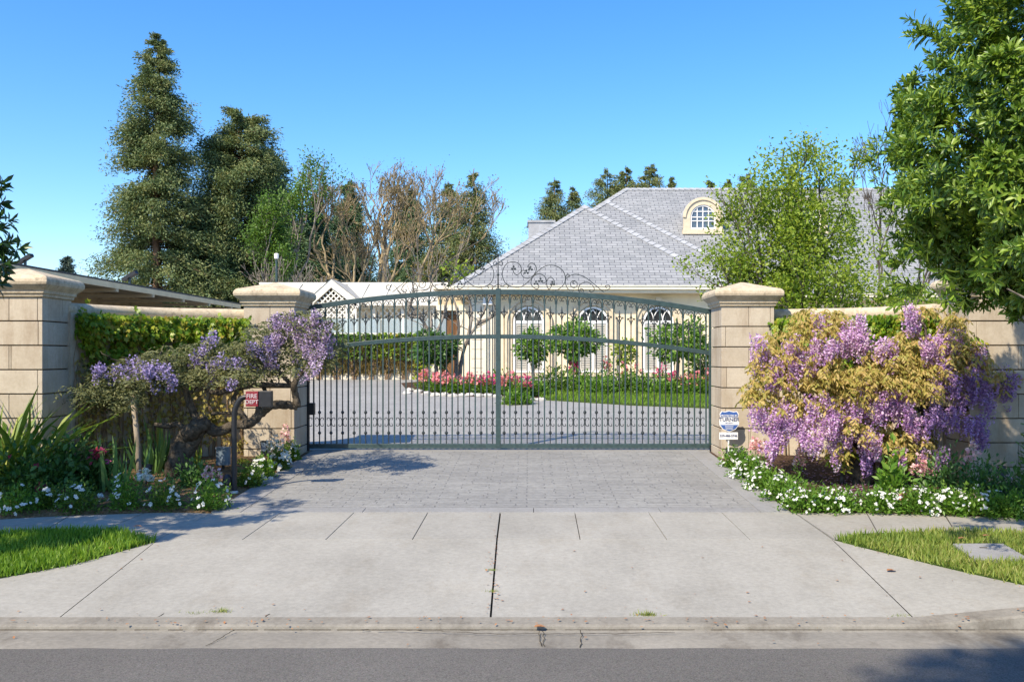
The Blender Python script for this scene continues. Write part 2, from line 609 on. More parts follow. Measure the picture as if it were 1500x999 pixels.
M = dict(
    asphalt=mat_asphalt(),
    concrete=mat_concrete('apron_concrete', (.285, .275, .243), (.39, .376, .333), (.66, .58, .47), .35),
    sidewalk=mat_concrete('sidewalk_concrete', (.275, .262, .226), (.38, .362, .318), (.62, .52, .40), .4),
    gutter=mat_concrete('gutter_concrete', (.20, .185, .155), (.33, .305, .255), (.35, .3, .25), .8),
    ribbon=mat_concrete('ribbon_concrete', (.23, .23, .225), (.32, .318, .31)),
    mortar=mat_plain('dark_mortar', (.17, .135, .095), .95, 0, .3, 8, .1),
    joint=mat_mulch('joint_dirt', ((.12, .10, .07), (.20, .17, .12))),
    pavers=mat_pavers('stamped_pavers', (.285, .28, .258), (.335, .33, .305), (.21, .207, .195), .36, .105),
    court=mat_pavers('courtyard_pavers', (.345, .34, .318), (.38, .375, .35), (.305, .30, .285), .32, .16),
    earth=mat_mulch('earth', ((.12, .085, .05), (.22, .17, .11))),
    mulch=mat_mulch('mulch', ((.10, .062, .042), (.21, .14, .10))),
    lightmulch=mat_mulch('dry_mulch', ((.26, .17, .09), (.42, .31, .19))),
    turf=mat_mulch('turf', ((.07, .12, .02), (.14, .20, .04))),
    stone=mat_stone(), cap=mat_capstone(),
    iron=mat_plain('painted_iron', (.035, .062, .062), .38, 0, .25, 20),
    blackiron=mat_plain('dark_iron', (.022, .030, .032), .5, 0, .3, 25),
    black=mat_plain('black_metal', (.014, .014, .016), .45, 0, .3, 20),
    grey=mat_plain('grey_box_paint', (.16, .21, .26), .6, 0, .15, 10),
    red=mat_plain('red_sign', (.20, .010, .018), .5, 0, .12, 14),
    white=mat_plain('white_paint', (.78, .77, .74), .5, 0, .04, 6),
    cream=mat_plain('cream_stucco', (.78, .67, .47), .9, 0, .07, 3, .2),
    cream2=mat_plain('pale_cream_paint', (.74, .68, .54), .8, 0, .06, 4, .2),
    trim=mat_plain('cream_stone_trim', (.62, .53, .38), .85, 0, .12, 6, .2),
    pavwhite=mat_plain('pavilion_white', (.76, .72, .62), .75, 0, .06, 5, .2),
    pavroof=mat_plain('pavilion_roof', (.56, .53, .45), .85, 0, .12, 2.5, .2),
    lattice=mat_plain('lattice_white', (.74, .70, .60), .75, 0, .06, 5, .2),
    darkinside=mat_plain('dim_inside', (.10, .09, .075), .9, 0, .3, 3),
    wood=mat_bark('grey_stake_wood', (.22, .18, .13), (.40, .34, .26), 14),
    brownwood=mat_bark('brown_door_wood', (.10, .05, .025), (.22, .12, .06), 8),
    signtext=mat_plain('sign_lettering', (.50, .40, .41), .6, 0, .05, 5),
    fascia=mat_plain('pale_tan_fascia', (.74, .60, .38), .8, 0, .1, 3, .2),
    shutter=mat_plain('shutter_paint', (.50, .475, .41), .7, 0, .06, 5, .2),
    tanwood=mat_plain('tan_fascia', (.55, .45, .29), .8, 0, .12, 3, .2),
    soffit=mat_plain('brown_soffit', (.34, .26, .15), .9, 0, .25, 3, .2),
    bark=mat_bark('dark_bark', (.05, .042, .033), (.15, .125, .10)),
    greybark=mat_bark('grey_bark', (.15, .125, .10), (.33, .29, .24)),
    ochrebark=mat_bark('ochre_bark', (.17, .14, .09), (.40, .315, .185), 3),
    redbark=mat_bark('redwood_bark', (.09, .055, .035), (.20, .13, .085), 4),
    wistbark=mat_bark('wisteria_bark', (.035, .028, .020), (.13, .108, .08), 16, (1, 1, 1)),
    stem=mat_bark('dry_vine', (.17, .11, .065), (.34, .25, .16), 12),
    slate=mat_slate('slate_shingles'), slatecap=mat_plain('slate_hip_cap', (.33, .34, .35), .75, 0, .2, 2.2),
    gravelroof=mat_plain('dark_roofing', (.09, .085, .075), .95, 0, .25, 6),
    concretestone=mat_plain('pale_edging_stone', (.50, .48, .44), .9, 0, .15, 5, .2),
    # foliage
    redwood=mat_leaf('redwood_needles', [(.075, .135, .058), (.15, .20, .07), (.29, .28, .10)], .6, .2, .72),
    darkever=mat_leaf('dark_needles', [(.055, .12, .068), (.095, .17, .075), (.18, .22, .085)], .6, .2, .72),
    pine=mat_leaf('pine_needles', [(.085, .145, .062), (.165, .21, .075), (.29, .27, .095)], .6, .2, .7),
    cedar=mat_leaf('cedar_needles', [(.05, .085, .06), (.08, .12, .085)], .6, .1, .4),
    lime=mat_leaf('spring_leaves', [(.15, .24, .022), (.25, .36, .038), (.38, .44, .065)], .5, .45, .4),
    poplar=mat_leaf('poplar_leaves', [(.06, .13, .018), (.11, .21, .03), (.16, .26, .04)], .5, .35, .4),
    ochre=mat_leaf('ochre_leaves', [(.12, .09, .025), (.20, .14, .035), (.11, .12, .04)], .6, .25, .4),
    magnolia=mat_leaf('glossy_leaves', [(.055, .12, .014), (.105, .20, .022), (.20, .31, .035), (.30, .40, .055)], .42, .28, .3, .5),
    laurel=mat_leaf('dark_glossy_leaves', [(.016, .05, .012), (.03, .075, .015), (.05, .10, .02)], .35, .18, .3, .5),
    boxleaf=mat_leaf('box_leaves', [(.05, .12, .015), (.10, .19, .025), (.18, .27, .04)], .4, .35, .35),
    ivy=mat_leaf('ivy_leaves', [(.07, .16, .012), (.16, .29, .02), (.31, .40, .03), (.40, .27, .05)], .4, .4, .35),
    yellowvine=mat_leaf('yellow_vine_leaves', [(.18, .18, .04), (.40, .33, .09), (.46, .34, .13)], .6, .3, .4),
    bronze=mat_leaf('bronze_leaves', [(.27, .29, .055), (.45, .36, .10), (.57, .40, .15), (.41, .36, .085), (.25, .31, .05)], .5, .4, .35),
    sage=mat_leaf('sage_leaves', [(.075, .10, .04), (.14, .155, .06), (.23, .22, .08)], .6, .3, .45),
    lilac=mat_leaf('lilac_petals', [(.40, .18, .53), (.59, .33, .68), (.75, .54, .80), (.88, .78, .90)], .6, .35, .25),
    shadelilac=mat_leaf('shaded_lilac_petals', [(.30, .16, .48), (.47, .29, .62), (.64, .47, .75)], .6, .3, .25),  # darker, bluer copy of lilac: tree shade painted into the petals
    bluelilac=mat_leaf('blue_lilac_petals', [(.27, .21, .50), (.40, .33, .63), (.55, .47, .73)], .6, .3, .25),
    palelilac=mat_leaf('pale_lilac_petals', [(.36, .25, .48), (.52, .40, .62), (.68, .58, .72)], .6, .3, .25),
    groundleaf=mat_leaf('mound_leaves', [(.07, .17, .018), (.13, .27, .03), (.22, .35, .05)], .45, .4, .3),
    darkleaf=mat_leaf('rose_leaves', [(.035, .10, .022), (.065, .155, .032), (.11, .21, .045)], .45, .3, .3),
    blade=mat_leaf('strap_leaves', [(.08, .17, .02), (.18, .28, .04), (.34, .38, .09)], .45, .3, .2),
    iris=mat_leaf('iris_leaves', [(.07, .16, .05), (.13, .25, .07), (.20, .32, .09)], .5, .3, .2),
    grass=mat_leaf('grass_blades', [(.10, .21, .015), (.19, .34, .03), (.29, .42, .05)], .5, .45, .35),
    drygrass=mat_leaf('dry_grass_blades', [(.13, .22, .03), (.25, .32, .05), (.42, .38, .14)], .55, .35, .45),
    whitepetal=mat_leaf('white_petals', [(.72, .72, .70), (.82, .82, .80)], .6, .25, .1),
    pink=mat_leaf('pink_petals', [(.80, .22, .28), (.85, .32, .38), (.86, .42, .36)], .6, .3, .2),
    palepink=mat_leaf('pale_pink_petals', [(.72, .34, .42), (.82, .52, .54), (.85, .66, .62)], .6, .3, .2),
    hotpink=mat_leaf('hot_pink_petals', [(.62, .06, .20), (.72, .14, .28)], .6, .3, .2),
    crimson=mat_leaf('crimson_petals', [(.18, .008, .03), (.30, .015, .05)], .6, .2, .2),
    fallen=mat_leaf('fallen_petals', [(.30, .15, .32), (.48, .28, .50), (.60, .45, .60)], .7, .1, .2),
    deadleaf=mat_leaf('dead_leaves', [(.30, .13, .06), (.42, .22, .10)], .8, .1, .2),
)


def mat_glass(name, col, rough=.08, spec=.6):
    m, nt, bs, _ = new_mat(name)
    n = noise(nt, coords(nt), 2.0, 3)
    nt.links.new(ramp(nt, n, [(.3, tuple(x * .6 for x in col)), (.7, col)]), bs.inputs['Base Color'])
    bs.inputs['Roughness'].default_value = rough
    bs.inputs['Specular IOR Level'].default_value = spec
    return m


M['pane'] = mat_glass('window_glass', (.035, .038, .042))
M['skypane'] = mat_glass('dormer_glass', (.10, .13, .17), .05, 1.0)


def mat_clear():
    m, nt, bs, out = new_mat('pool_fence_glass')
    bs.inputs['Base Color'].default_value = (.55, .62, .64, 1)
    bs.inputs['Roughness'].default_value = .12
    tr = N(nt, 'ShaderNodeBsdfTransparent')
    tr.inputs[0].default_value = (.86, .94, .95, 1)
    mx = N(nt, 'ShaderNodeMixShader', Fac=.6)
    nt.links.new(bs.outputs[0], mx.inputs[1])
    nt.links.new(tr.outputs[0], mx.inputs[2])
    nt.links.new(mx.outputs[0], out.inputs[0])
    return m


M['clear'] = mat_clear()
M['blue'] = mat_plain('sign_blue', (.045, .11, .33), .5, 0, .05, 5)
M['ink'] = mat_plain('sign_ink', (.03, .05, .13), .5, 0, .05, 5)


# ------------------------------------------------------------------ camera, light, sky
cam = bpy.data.cameras.new('camera')
co_ = bpy.data.objects.new('camera', cam)
COL.objects.link(co_)
co_.location = (0, 0, EYE)
co_.rotation_euler = (R(90), 0, 0)
cam.sensor_width = 36
cam.lens = FPX / 1500 * 36
cam.shift_x = (750 - VX) / 1500
cam.shift_y = (VY - 499.5) / 1500
cam.clip_end = 2000
SC.camera = co_

AZ, EL = R(36), R(46)            # sun stands behind the camera, to its left
sd = Vector((math.sin(AZ) * math.cos(EL), math.cos(AZ) * math.cos(EL), -math.sin(EL)))
sun = bpy.data.lights.new('sun', 'SUN')
sun.energy = 4.2
sun.angle = R(.53)
sun.color = (1.0, .875, .69)
so = bpy.data.objects.new('sun', sun)
COL.objects.link(so)
so.location = (-20, -30, 40)
so.rotation_euler = sd.to_track_quat('-Z', 'Y').to_euler()

w = bpy.data.worlds.new('World')
SC.world = w
w.use_nodes = True
wn = w.node_tree
bg = wn.nodes['Background']
sky = wn.nodes.new('ShaderNodeTexSky')
sky.sky_type = 'NISHITA'
sky.sun_disc = False
sky.sun_elevation = EL
sky.sun_rotation = math.pi + AZ
sky.altitude = 100
sky.air_density = 1.0
sky.dust_density = .5
sky.ozone_density = 4.0
hs = wn.nodes.new('ShaderNodeHueSaturation')
hs.inputs['Saturation'].default_value = 1.28
wn.links.new(sky.outputs[0], hs.inputs['Color'])
tint = mix(wn, 1.0, hs.outputs[0], (1.0, .965, 1.0), 'MULTIPLY')
wn.links.new(tint, bg.inputs[0])
bg.inputs[1].default_value = .15
SC.view_settings.view_transform = 'Standard'
SC.view_settings.look = 'None'
SC.view_settings.exposure = .82
SC.view_settings.gamma = 1
SC.cycles.max_bounces = 6
SC.cycles.transparent_max_bounces = 8
SC.cycles.use_denoising = True


# ------------------------------------------------------------------ ground, road, pavements
def strip_mesh(xs, ys, zf):
    mb = MB()
    vs = [(x, y, zf(x, y)) for y in ys for x in xs]
    n = len(xs)
    mb.add(vs, [(j * n + i, j * n + i + 1, (j + 1) * n + i + 1, (j + 1) * n + i) for j in range(len(ys) - 1) for i in range(n - 1)])
    return mb


struct = lambda o: tag(o, kind='structure')
struct(strip_mesh([-320, -60, -15, 0, 15, 60, 320], [-300, -12, 0, 5.9, 6.72, 8.79, 10.1, 14.8, 24, 33, 60, 420], lambda x, y: H(y) - .06).build('ground', M['earth']))
rx = [-80, -20, -8, -4, 0, 4, 8, 20, 80]
rng = random.Random(3)
mb = strip_mesh(rx, [-9, -4, 0, 3, 5.4], lambda x, y: H(y))
ex = [-80 + 160 * i / 640 for i in range(641)]         # ragged asphalt edge
mb2 = strip_mesh(ex, [5.4, 6.03], lambda x, y: H(y) + (.008 if y > 6 else 0))
nv = len(ex)
mb2.v = [(x, y + (rng.uniform(-.012, .012) if i >= nv else 0), z) for i, (x, y, z) in enumerate(mb2.v)]
mb.add(mb2.v, mb2.f)
struct(mb.build('road', M['asphalt']))

# gutter pan with a flow line, then the rolled lip and the kerb that rises either side of the apron
gx = [-60, -20, -12, -9, -7, -6, -5.5, -5, -4.5, -4.0] + [-3.5 + .5 * i for i in range(13)] + [2.9, 3.2, 3.55, 3.9, 4.2, 5, 6, 9, 14, 25, 60]
gx = sorted(set(gx))


def gz(x, y):
    return {5.98: -.402, 6.25: -.406, 6.46: -.418, 6.50: -.412}[y]


mb = strip_mesh(gx, [5.98, 6.25, 6.46, 6.50], gz)
struct(mb.build('gutter', M['gutter']))
mb = MB()
prof = [(6.504, -.44), (6.512, -.392), (6.54, -.382), (6.70, -.376), (6.715, -.40)]
vs, n = [], len(prof)
for x in gx:
    for k, (y, z) in enumerate(prof):
        vs.append((x, y, z + (lift(x) if k in (1, 2, 3) else 0)))
mb.add(vs, [(i * n + k, (i + 1) * n + k, (i + 1) * n + k + 1, i * n + k + 1) for i in range(len(gx) - 1) for k in range(n - 1)])
struct(mb.build('kerb', M['gutter']))

XL, XR = -3.62, 2.98         # driveway sides
# apron: trapezoid that flares to the kerb, gridded so that it can follow the kerb's rise
flL = [G(222, 795)[:2], G(110, 826)[:2], G(0, 847)[:2]]
flR = [G(1222, 791)[:2], G(1330, 818)[:2], G(1500, 857)[:2]]


def flare(y, side):
    pts = flL if side < 0 else flR
    ys = [p[1] for p in pts][::-1] + [8.79]
    xs = [p[0] for p in pts][::-1] + [pts[0][0]]
    lo = ys[0]
    if y < lo:
        return xs[0] + side * (lo - y) * 4.5
    return float(np.interp(y, ys, xs))


mb = MB()
ys = list(np.linspace(6.722, 8.785, 14))
for s0, s1, fixed in ((-1, None, (-3.9, -.02)), (None, 1, (.02, 3.3))):
    pass


def apron_panel(mb, xl, xr, nx=10):
    vs = []
    for y in ys:
        a, b = xl(y), xr(y)
        for i in range(nx + 1):
            x = a + (b - a) * i / nx
            vs.append((x, y, HG(x, y)))
    k = nx + 1
    mb.add(vs, [(j * k + i, j * k + i + 1, (j + 1) * k + i + 1, (j + 1) * k + i) for j in range(len(ys) - 1) for i in range(nx)])


def lin(a, b):
    return lambda y: a[0] + (b[0] - a[0]) * (y - a[1]) / (b[1] - a[1])


jL = lin(G(105, 890), G(224, 796))
jC = lin(G(719, 900), G(728, 790))
jR = lin(G(1328, 895), G(1222, 793))
g_ = .004
apron_panel(mb, lambda y: flare(y, -1), lambda y: jL(y) - g_)
apron_panel(mb, lambda y: jL(y) + g_, lambda y: jC(y) - .008)
apron_panel(mb, lambda y: jC(y) + .008, lambda y: jR(y) - g_)
apron_panel(mb, lambda y: jR(y) + g_, lambda y: flare(y, 1))
apron = struct(mb.build('driveway_apron', M['concrete']))

# joint bed under every slab gap
mb = MB()
mb.slab([(-6.5, 6.72), (6.5, 6.72), (6.5, 8.79), (-6.5, 8.79)], lambda x, y: H(y) - .05, lambda x, y: H(y) - .028)
mb.slab([(-6.9, 8.79), (6.9, 8.79), (6.9, 10.1), (-6.9, 10.1)], lambda x, y: H(y) - .05, lambda x, y: H(y) - .022)
struct(mb.build('joint_bed', M['joint']))

# sidewalk panels across the driveway
mb = MB()
jx750 = [XL + .02, Xp(412, 10.1), Xp(519, 10.1), Xp(627, 10.1), Xp(733, 10.1), Xp(842, 10.1), Xp(950, 10.1), Xp(1057, 10.1), XR + .03]
jx790 = [G(228, 791)[0], Xp(355, 8.79), Xp(477, 8.79), Xp(604, 8.79), Xp(728, 8.79), Xp(850, 8.79), Xp(977, 8.79), Xp(1099, 8.79), G(1221, 791)[0]]
for i in range(8):
    w_ = .004 if i != 3 else .004
    e0 = .008 if i == 4 else w_
    e1 = .008 if i == 3 else w_
    y0, y1 = 8.797, 10.094
    q = [(jx790[i] + e0, y0), (jx790[i + 1] - e1, y0), (jx750[i + 1] - e1, y1), (jx750[i] + e0, y1)]
    mb.slab(q, lambda x, y: H(y) - .03, lambda x, y: H(y))
struct(mb.build('sidewalk_crossing', M['concrete'], bevel=.003))


def path_poly(name, back, front, cuts, mat):
    """side walks: curved strips between two pixel polylines, cut into slabs"""
    b = [Vector(G(*p)) for p in back]
    f = [Vector(G(*p)) for p in front]
    bs_, fs_ = spline(b, 6), spline(f, 6)

    def at(pl, t):
        k = t * (len(pl) - 1)
        i = min(int(k), len(pl) - 2)
        return pl[i].lerp(pl[i + 1], k - i)
    mb = MB()
    for a, c in zip(cuts[:-1], cuts[1:]):
        g = .002
        n = 6
        top = [at(bs_, a + g + (c - a - 2 * g) * i / n) for i in range(n + 1)]
        bot = [at(fs_, a + g + (c - a - 2 * g) * i / n) for i in range(n + 1)]
        for i in range(n):
            q = [bot[i], bot[i + 1], top[i + 1], top[i]]
            if back[0][0] > back[-1][0]:
                q = q[::-1]
            mb.slab([(p.x, p.y) for p in q], lambda x, y: H(y) - .03, lambda x, y: H(y) + .002)
    return struct(mb.build(name, mat))


path_poly('sidewalk', [(311, 752), (240, 751), (150, 754), (50, 758), (-60, 766), (-260, 790)], [(226, 792), (172, 779), (100, 778), (20, 782), (-80, 792), (-300, 822)], [0, .27, .5, .74, 1], M['sidewalk'])
path_poly('sidewalk', [(1166, 752), (1240, 751), (1330, 753), (1440, 757), (1540, 763), (1760, 784)], [(1224, 791), (1258, 782), (1350, 779), (1450, 779), (1560, 786), (1780, 812)], [0, .27, .5, .74, 1], M['sidewalk'])

# stamped driveway between gate and sidewalk, its ribbons, and the courtyard behind
zt = lambda x, y: H(y)
rw = .335
mb = MB()
for y0, y1 in ((10.34, 14.8),):
    mb.slab([(XL + rw + .006, y0), (XR - rw - .006, y0), (XR - rw - .006, y1), (XL + rw + .006, y1)], lambda x, y: H(y) - .05, zt)
struct(mb.build('driveway', M['pavers']))
mb = MB()
for a, b in ((10.106, 12.4), (12.406, 14.8)):
    for x0, x1 in ((XL, XL + rw), (XR - rw, XR)):
        mb.slab([(x0, a), (x1, a), (x1, b), (x0, b)], lambda x, y: H(y) - .05, lambda x, y: H(y) + .003)
for x0, x1 in ((XL + rw + .006, -1.9), (-1.894, .05), (.056, 1.5), (1.506, XR - rw - .006)):
    mb.slab([(x0, 10.106), (x1, 10.106), (x1, 10.334), (x0, 10.334)], lambda x, y: H(y) - .05, lambda x, y: H(y) + .002)
mb.box(XL, XR, 14.806, 14.90, -.05, .006)
struct(mb.build('driveway_ribbon', M['ribbon'], bevel=.004))
mb = MB()
mb.slab([(-16, 14.906), (14, 14.906), (14, 33), (-16, 33)], lambda x, y: H(y) - .05, zt)
struct(mb.build('courtyard', M['court']))
struct(MB().slab([(-40, 33.004), (40, 33.004), (40, 60), (-40, 60)], .6, .735).build('terrace', M['court']))

# planting beds
bedL = [G(311, 750)[:2], G(240, 750)[:2], G(150, 753)[:2], G(50, 757)[:2], G(-60, 765)[:2], (-9.5, 9.4), (-9.5, 14.6), (XL - .01, 14.78), (XL - .01, 10.12)]
bedR = [G(1166, 751)[:2], G(1240, 750)[:2], G(1330, 752)[:2], G(1440, 756)[:2], G(1540, 762)[:2], (9, 9.4), (9, 14.6), (XR + .01, 14.78), (XR + .01, 10.12)]
bz = lambda x, y: H(y) - .012
for nm, poly, mt in (('planting_bed', bedL, 'lightmulch'), ('planting_bed', bedR, 'mulch')):
    cx = sum(p[0] for p in poly) / len(poly)
    cy = sum(p[1] for p in poly) / len(poly)
    mb = MB()
    for i in range(len(poly)):
        a, b = poly[i], poly[(i + 1) % len(poly)]
        for k in range(6):
            t0, t1 = k / 6, (k + 1) / 6
            q = [(a[0] + (cx - a[0]) * t, a[1] + (cy - a[1]) * t) for t in (t0, t1)] + [(b[0] + (cx - b[0]) * t, b[1] + (cy - b[1]) * t) for t in (t1, t0)]
            vs = [(x, y, bz(x, y) + (.05 if 0 < t < 1 else 0)) for (x, y), t in zip(q, (t0, t1, t1, t0))]
            mb.add(vs, [(0, 1, 2, 3)] if nm else [])
    struct(mb.build(nm, M[mt]))


def in_poly(x, y, poly):
    c = False
    j = len(poly) - 1
    for i in range(len(poly)):
        (xi, yi), (xj, yj) = poly[i], poly[j]
        if (yi > y) != (yj > y) and x < (xj - xi) * (y - yi) / (yj - yi) + xi:
            c = not c
        j = i
    return c


def sample_poly(poly, n, rng):
    xs, ys_ = [p[0] for p in poly], [p[1] for p in poly]
    out = []
    while len(out) < n:
        x, y = rng.uniform(min(xs), max(xs)), rng.uniform(min(ys_), max(ys_))
        if in_poly(x, y, poly):
            out.append((x, y))
    return out


def turf(poly, n, h, mat, zf, seed, patchy=None):
    r = np.random.default_rng(seed)
    pr = random.Random(seed)
    pts = np.array(sample_poly(poly, n, pr))
    if patchy is not None:
        keep = [not patchy(x, y) for x, y in pts]
        pts = pts[keep]
    pts = pts + r.normal(0, .022, pts.shape)
    f = np.sin(pts[:, 0] * 2.1 + 1.3 * np.sin(pts[:, 1] * 1.7)) * np.sin(pts[:, 1] * 2.9 + pts[:, 0]) + r.normal(0, .5, len(pts))
    pts = pts[f > -.75]
    pos = np.array([(x, y, zf(x, y) - .01) for x, y in pts])
    d = np.column_stack([r.normal(0, .38, len(pos)), r.normal(0, .38, len(pos)), np.ones(len(pos))])
    return leaves('grass', pos, d, r.normal(0, 1, (len(pos), 3)), h * r.uniform(.5, 1.2, len(pos)), T_BLADE, mat, width=2.2)


grL = [flL[0], flL[1], flL[2], (-6.8, 7.05), (-6.8, 8.6)] + [G(*p)[:2] for p in ((-80, 792), (20, 782), (100, 778), (172, 779), (222, 791))]
grR = [flR[0], flR[1], flR[2], (6.4, 7.05), (6.8, 8.6)] + [G(*p)[:2] for p in ((1560, 786), (1450, 779), (1350, 779), (1258, 782), (1226, 791))]
for poly, mt in ((grL, 'turf'), (grR, 'turf')):
    o = MB().slab(poly, lambda x, y: HG(x, y) - .06, lambda x, y: HG(x, y) + .005).build('lawn', M[mt])
    struct(o)
cover_c = G(1447, 811)
tag(turf(grL, 26000, .095, M['grass'], HG, 1), 'bright green parkway grass left of the driveway apron', 'grass', kind='stuff')
tag(turf(grR, 24000, .085, M['drygrass'], HG, 2, lambda x, y: abs(x - cover_c[0] - .1 * (y - cover_c[1])) < .25 and abs(y - cover_c[1]) < .30), 'patchy drying parkway grass right of the driveway apron', 'grass', kind='stuff')
# concrete utility lid in the right strip
cx, cy, cz = cover_c
t = thing('utility_cover', (cx, cy, cz), 'grey concrete utility lid set flush in the right grass strip', 'utility cover')
MB().slab([(cx - .27, cy - .30), (cx + .21, cy - .30), (cx + .29, cy + .28), (cx - .19, cy + .28)], cz - .05, lambda x, y: HG(x, y) + .035).build('lid', M['ribbon'], t, bevel=.006)
MB().box(cx - .02, cx + .05, cy + .1, cy + .115, cz + .02, cz + .038).build('lifting_slot', M['joint'], t)


# weeds in the joints, fallen leaves
def tuft(px, py, n, h, sp, label, seed):
    x, y, z = G(px, py)
    r = np.random.default_rng(seed)
    pos = np.column_stack([x + r.normal(0, sp, n), y + r.normal(0, sp * .25, n), np.full(n, z - .005)])
    d = np.column_stack([r.normal(0, .7, n), r.normal(0, .7, n), np.ones(n)])
    o = leaves('weed_tuft', pos, d, r.normal(0, 1, (n, 3)), h * r.uniform(.5, 1.2, n), T_BLADE, M['drygrass'], loc=(x, y, z), width=1.6)
    tag(o, label, 'weed', 'weeds in the driveway joints')


tuft(949, 901, 120, .05, .05, 'largest weed tuft at the apron lip, right of the middle joint', 1)
tuft(324, 896, 60, .05, .04, 'weed tuft at the apron lip, right one of the two on the left', 2)
tuft(287, 898, 45, .03, .05, 'flat weed tuft at the apron lip, left one of the two on the left', 3)
tuft(1322, 902, 60, .03, .06, 'flat weed tuft where the right apron joint meets the kerb', 4)
tuft(721, 835, 70, .03, .03, 'low weed tuft growing in the middle apron joint, near its centre', 5)
tuft(719, 866, 70, .03, .03, 'low weed tuft growing in the middle apron joint, near the kerb', 6)
for k, (px, py, lab) in enumerate(((782, 921, 'small tan dead leaf lying in the gutter near the drain crack'), (1299, 838, 'reddish dead leaf on the edge of the right grass'), (1404, 799, 'brown dead leaf left of the utility lid'), (1440, 795, 'brown dead leaf behind the utility lid'), (195, 781, 'orange dead leaf at the back of the left grass'), (155, 806, 'orange dead leaf on the front edge of the left grass'))):
    x, y, z = G(px, py)
    r = np.random.default_rng(k)
    z = z + (.07 if k in (2, 3, 4) else .015)
    tag(leaves('dead_leaf', [(x, y, z)] * 2, [(1, .2, .1), (.9, .5, .15)], [(0, 0, 1)] * 2, [.09, .07], T_LEAF, M['deadleaf'], loc=(x, y, z), width=2.2), lab, 'leaf', 'dead leaves on the ground')
r = np.random.default_rng(15)
pp = []
for k in range(260):
    a = r.uniform(0, 1)
    px, py = (r.uniform(0, 1500), r.normal(913, 5)) if a < .55 else (r.uniform(0, 1500), r.uniform(800, 948)) if a < .75 else (r.normal(724, 5), r.uniform(752, 897))
    x, y, z = G(px, py)
    pp.append((x, y, z + (.03 + lift(x) if 6.5 < y < 6.72 else .012)))
pp = np.array(pp)
tag(leaves('leaf_litter', pp, np.column_stack([r.normal(0, 1, len(pp)), r.normal(0, 1, len(pp)), r.normal(0, .15, len(pp))]), np.tile((0, 0, 1.), (len(pp), 1)), r.uniform(.008, .034, len(pp)), T_DIAMOND, M['deadleaf'], width=1.4), 'tiny brown leaf litter along the gutter and apron joints', 'leaf litter', kind='stuff')
# cracks of the gutter, thin dirt-filled lines
mb = MB()
rng = random.Random(11)
for pts in ([(790, 904), (789, 921), (794, 950)], [(797, 904), (796, 921), (797, 950)], [(850, 906), (852, 930), (850, 950)], [(395, 899), (366, 914)], [(240, 899), (220, 911)], [(345, 922), (320, 936), (300, 947)],
            [(505, 921), (600, 923), (660, 925), (720, 928), (790, 928), (900, 928), (1000, 926)]):
    q = [Vector(G(*p)) for p in pts]
    line = []
    for a, b in zip(q[:-1], q[1:]):
        for k in range(8):
            c = a.lerp(b, k / 8)
            line.append((c.x + rng.uniform(-.008, .008), c.y + rng.uniform(-.012, .012), c.z + .002))
    for a, b in zip(line[:-1], line[1:]):
        if 6.46 < a[1] < 6.76:
            continue
        mb.bar(a, b, rng.uniform(.002, .006), .002)
x = -9.0
while x < 9.0:                       # the open joint between kerb lip and gutter pan, ragged and dirt-filled
    L = rng.uniform(.04, .16)
    if rng.random() < .9:
        wd = rng.uniform(.002, .008)
        mb.box(x, x + L, 6.503 - wd, 6.503, -.414, -.4085)
    x += L
struct(mb.build('gutter_crack', M['joint']))


# ------------------------------------------------------------------ pillars, walls, vines
def pillar(name, x0, x1, y0, y1, zb, label, seed):
    rng = random.Random(seed)
    cx, cy, hx, hy = (x0 + x1) / 2, (y0 + y1) / 2, (x1 - x0) / 2, (y1 - y0) / 2
    t = thing(name, (cx, cy, zb), label, 'pillar', 'limestone block pillars')
    z = 2.365
    MB().box(x0 + .03, x1 - .03, y0 + .03, y1 - .03, zb - .1, 2.36).build('mortar_core', M['mortar'], t)
    mb = MB()
    row = 0
    while z > zb - .05:
        zb_ = max(z - .322, zb - .06)
        a, b = zb_ + .014, z - .003
        # ring of blocks
        c1 = x0 + (x1 - x0) * ((.52, .08, .55, .10)[row % 4])
        c2 = x0 + (x1 - x0) * ((.93, .94, .52, .93)[row % 4])
        d1 = y0 + (y1 - y0) * (.68 if row % 2 == 0 else .36)
        s = .14
        mb.box(x0, min(c1, c2) - .003, y0, y0 + s, a, b)
        mb.box(min(c1, c2) + .003, max(c1, c2) - .003, y0, y0 + s, a, b)
        mb.box(max(c1, c2) + .003, x1, y0, y0 + s, a, b)
        for xa, xb in ((x0, x0 + s), (x1 - s, x1)):
            mb.box(xa, xb, y0 + s + .002, d1 - .003, a, b)
            mb.box(xa, xb, d1 + .003, y1, a, b)
        mb.box(x0 + s + .002, x1 - s - .002, y1 - s, y1 - .002, a, b)
        z -= .322
        row += 1
    mb.build('shaft', M['stone'], t, bevel=.005)
    pr = [(.0, 2.362), (.028, 2.372), (.028, 2.405), (.052, 2.415), (.052, 2.452), (.07, 2.47), (.10, 2.50), (.125, 2.53), (.132, 2.565), (.125, 2.60), (.10, 2.635), (.07, 2.648), (.05, 2.65), (-.39, 2.775)]
    o = MB().sqloft(pr, cx, cy, hx, hy).build('capstone', M['cap'], t, bevel=.012)
    return t


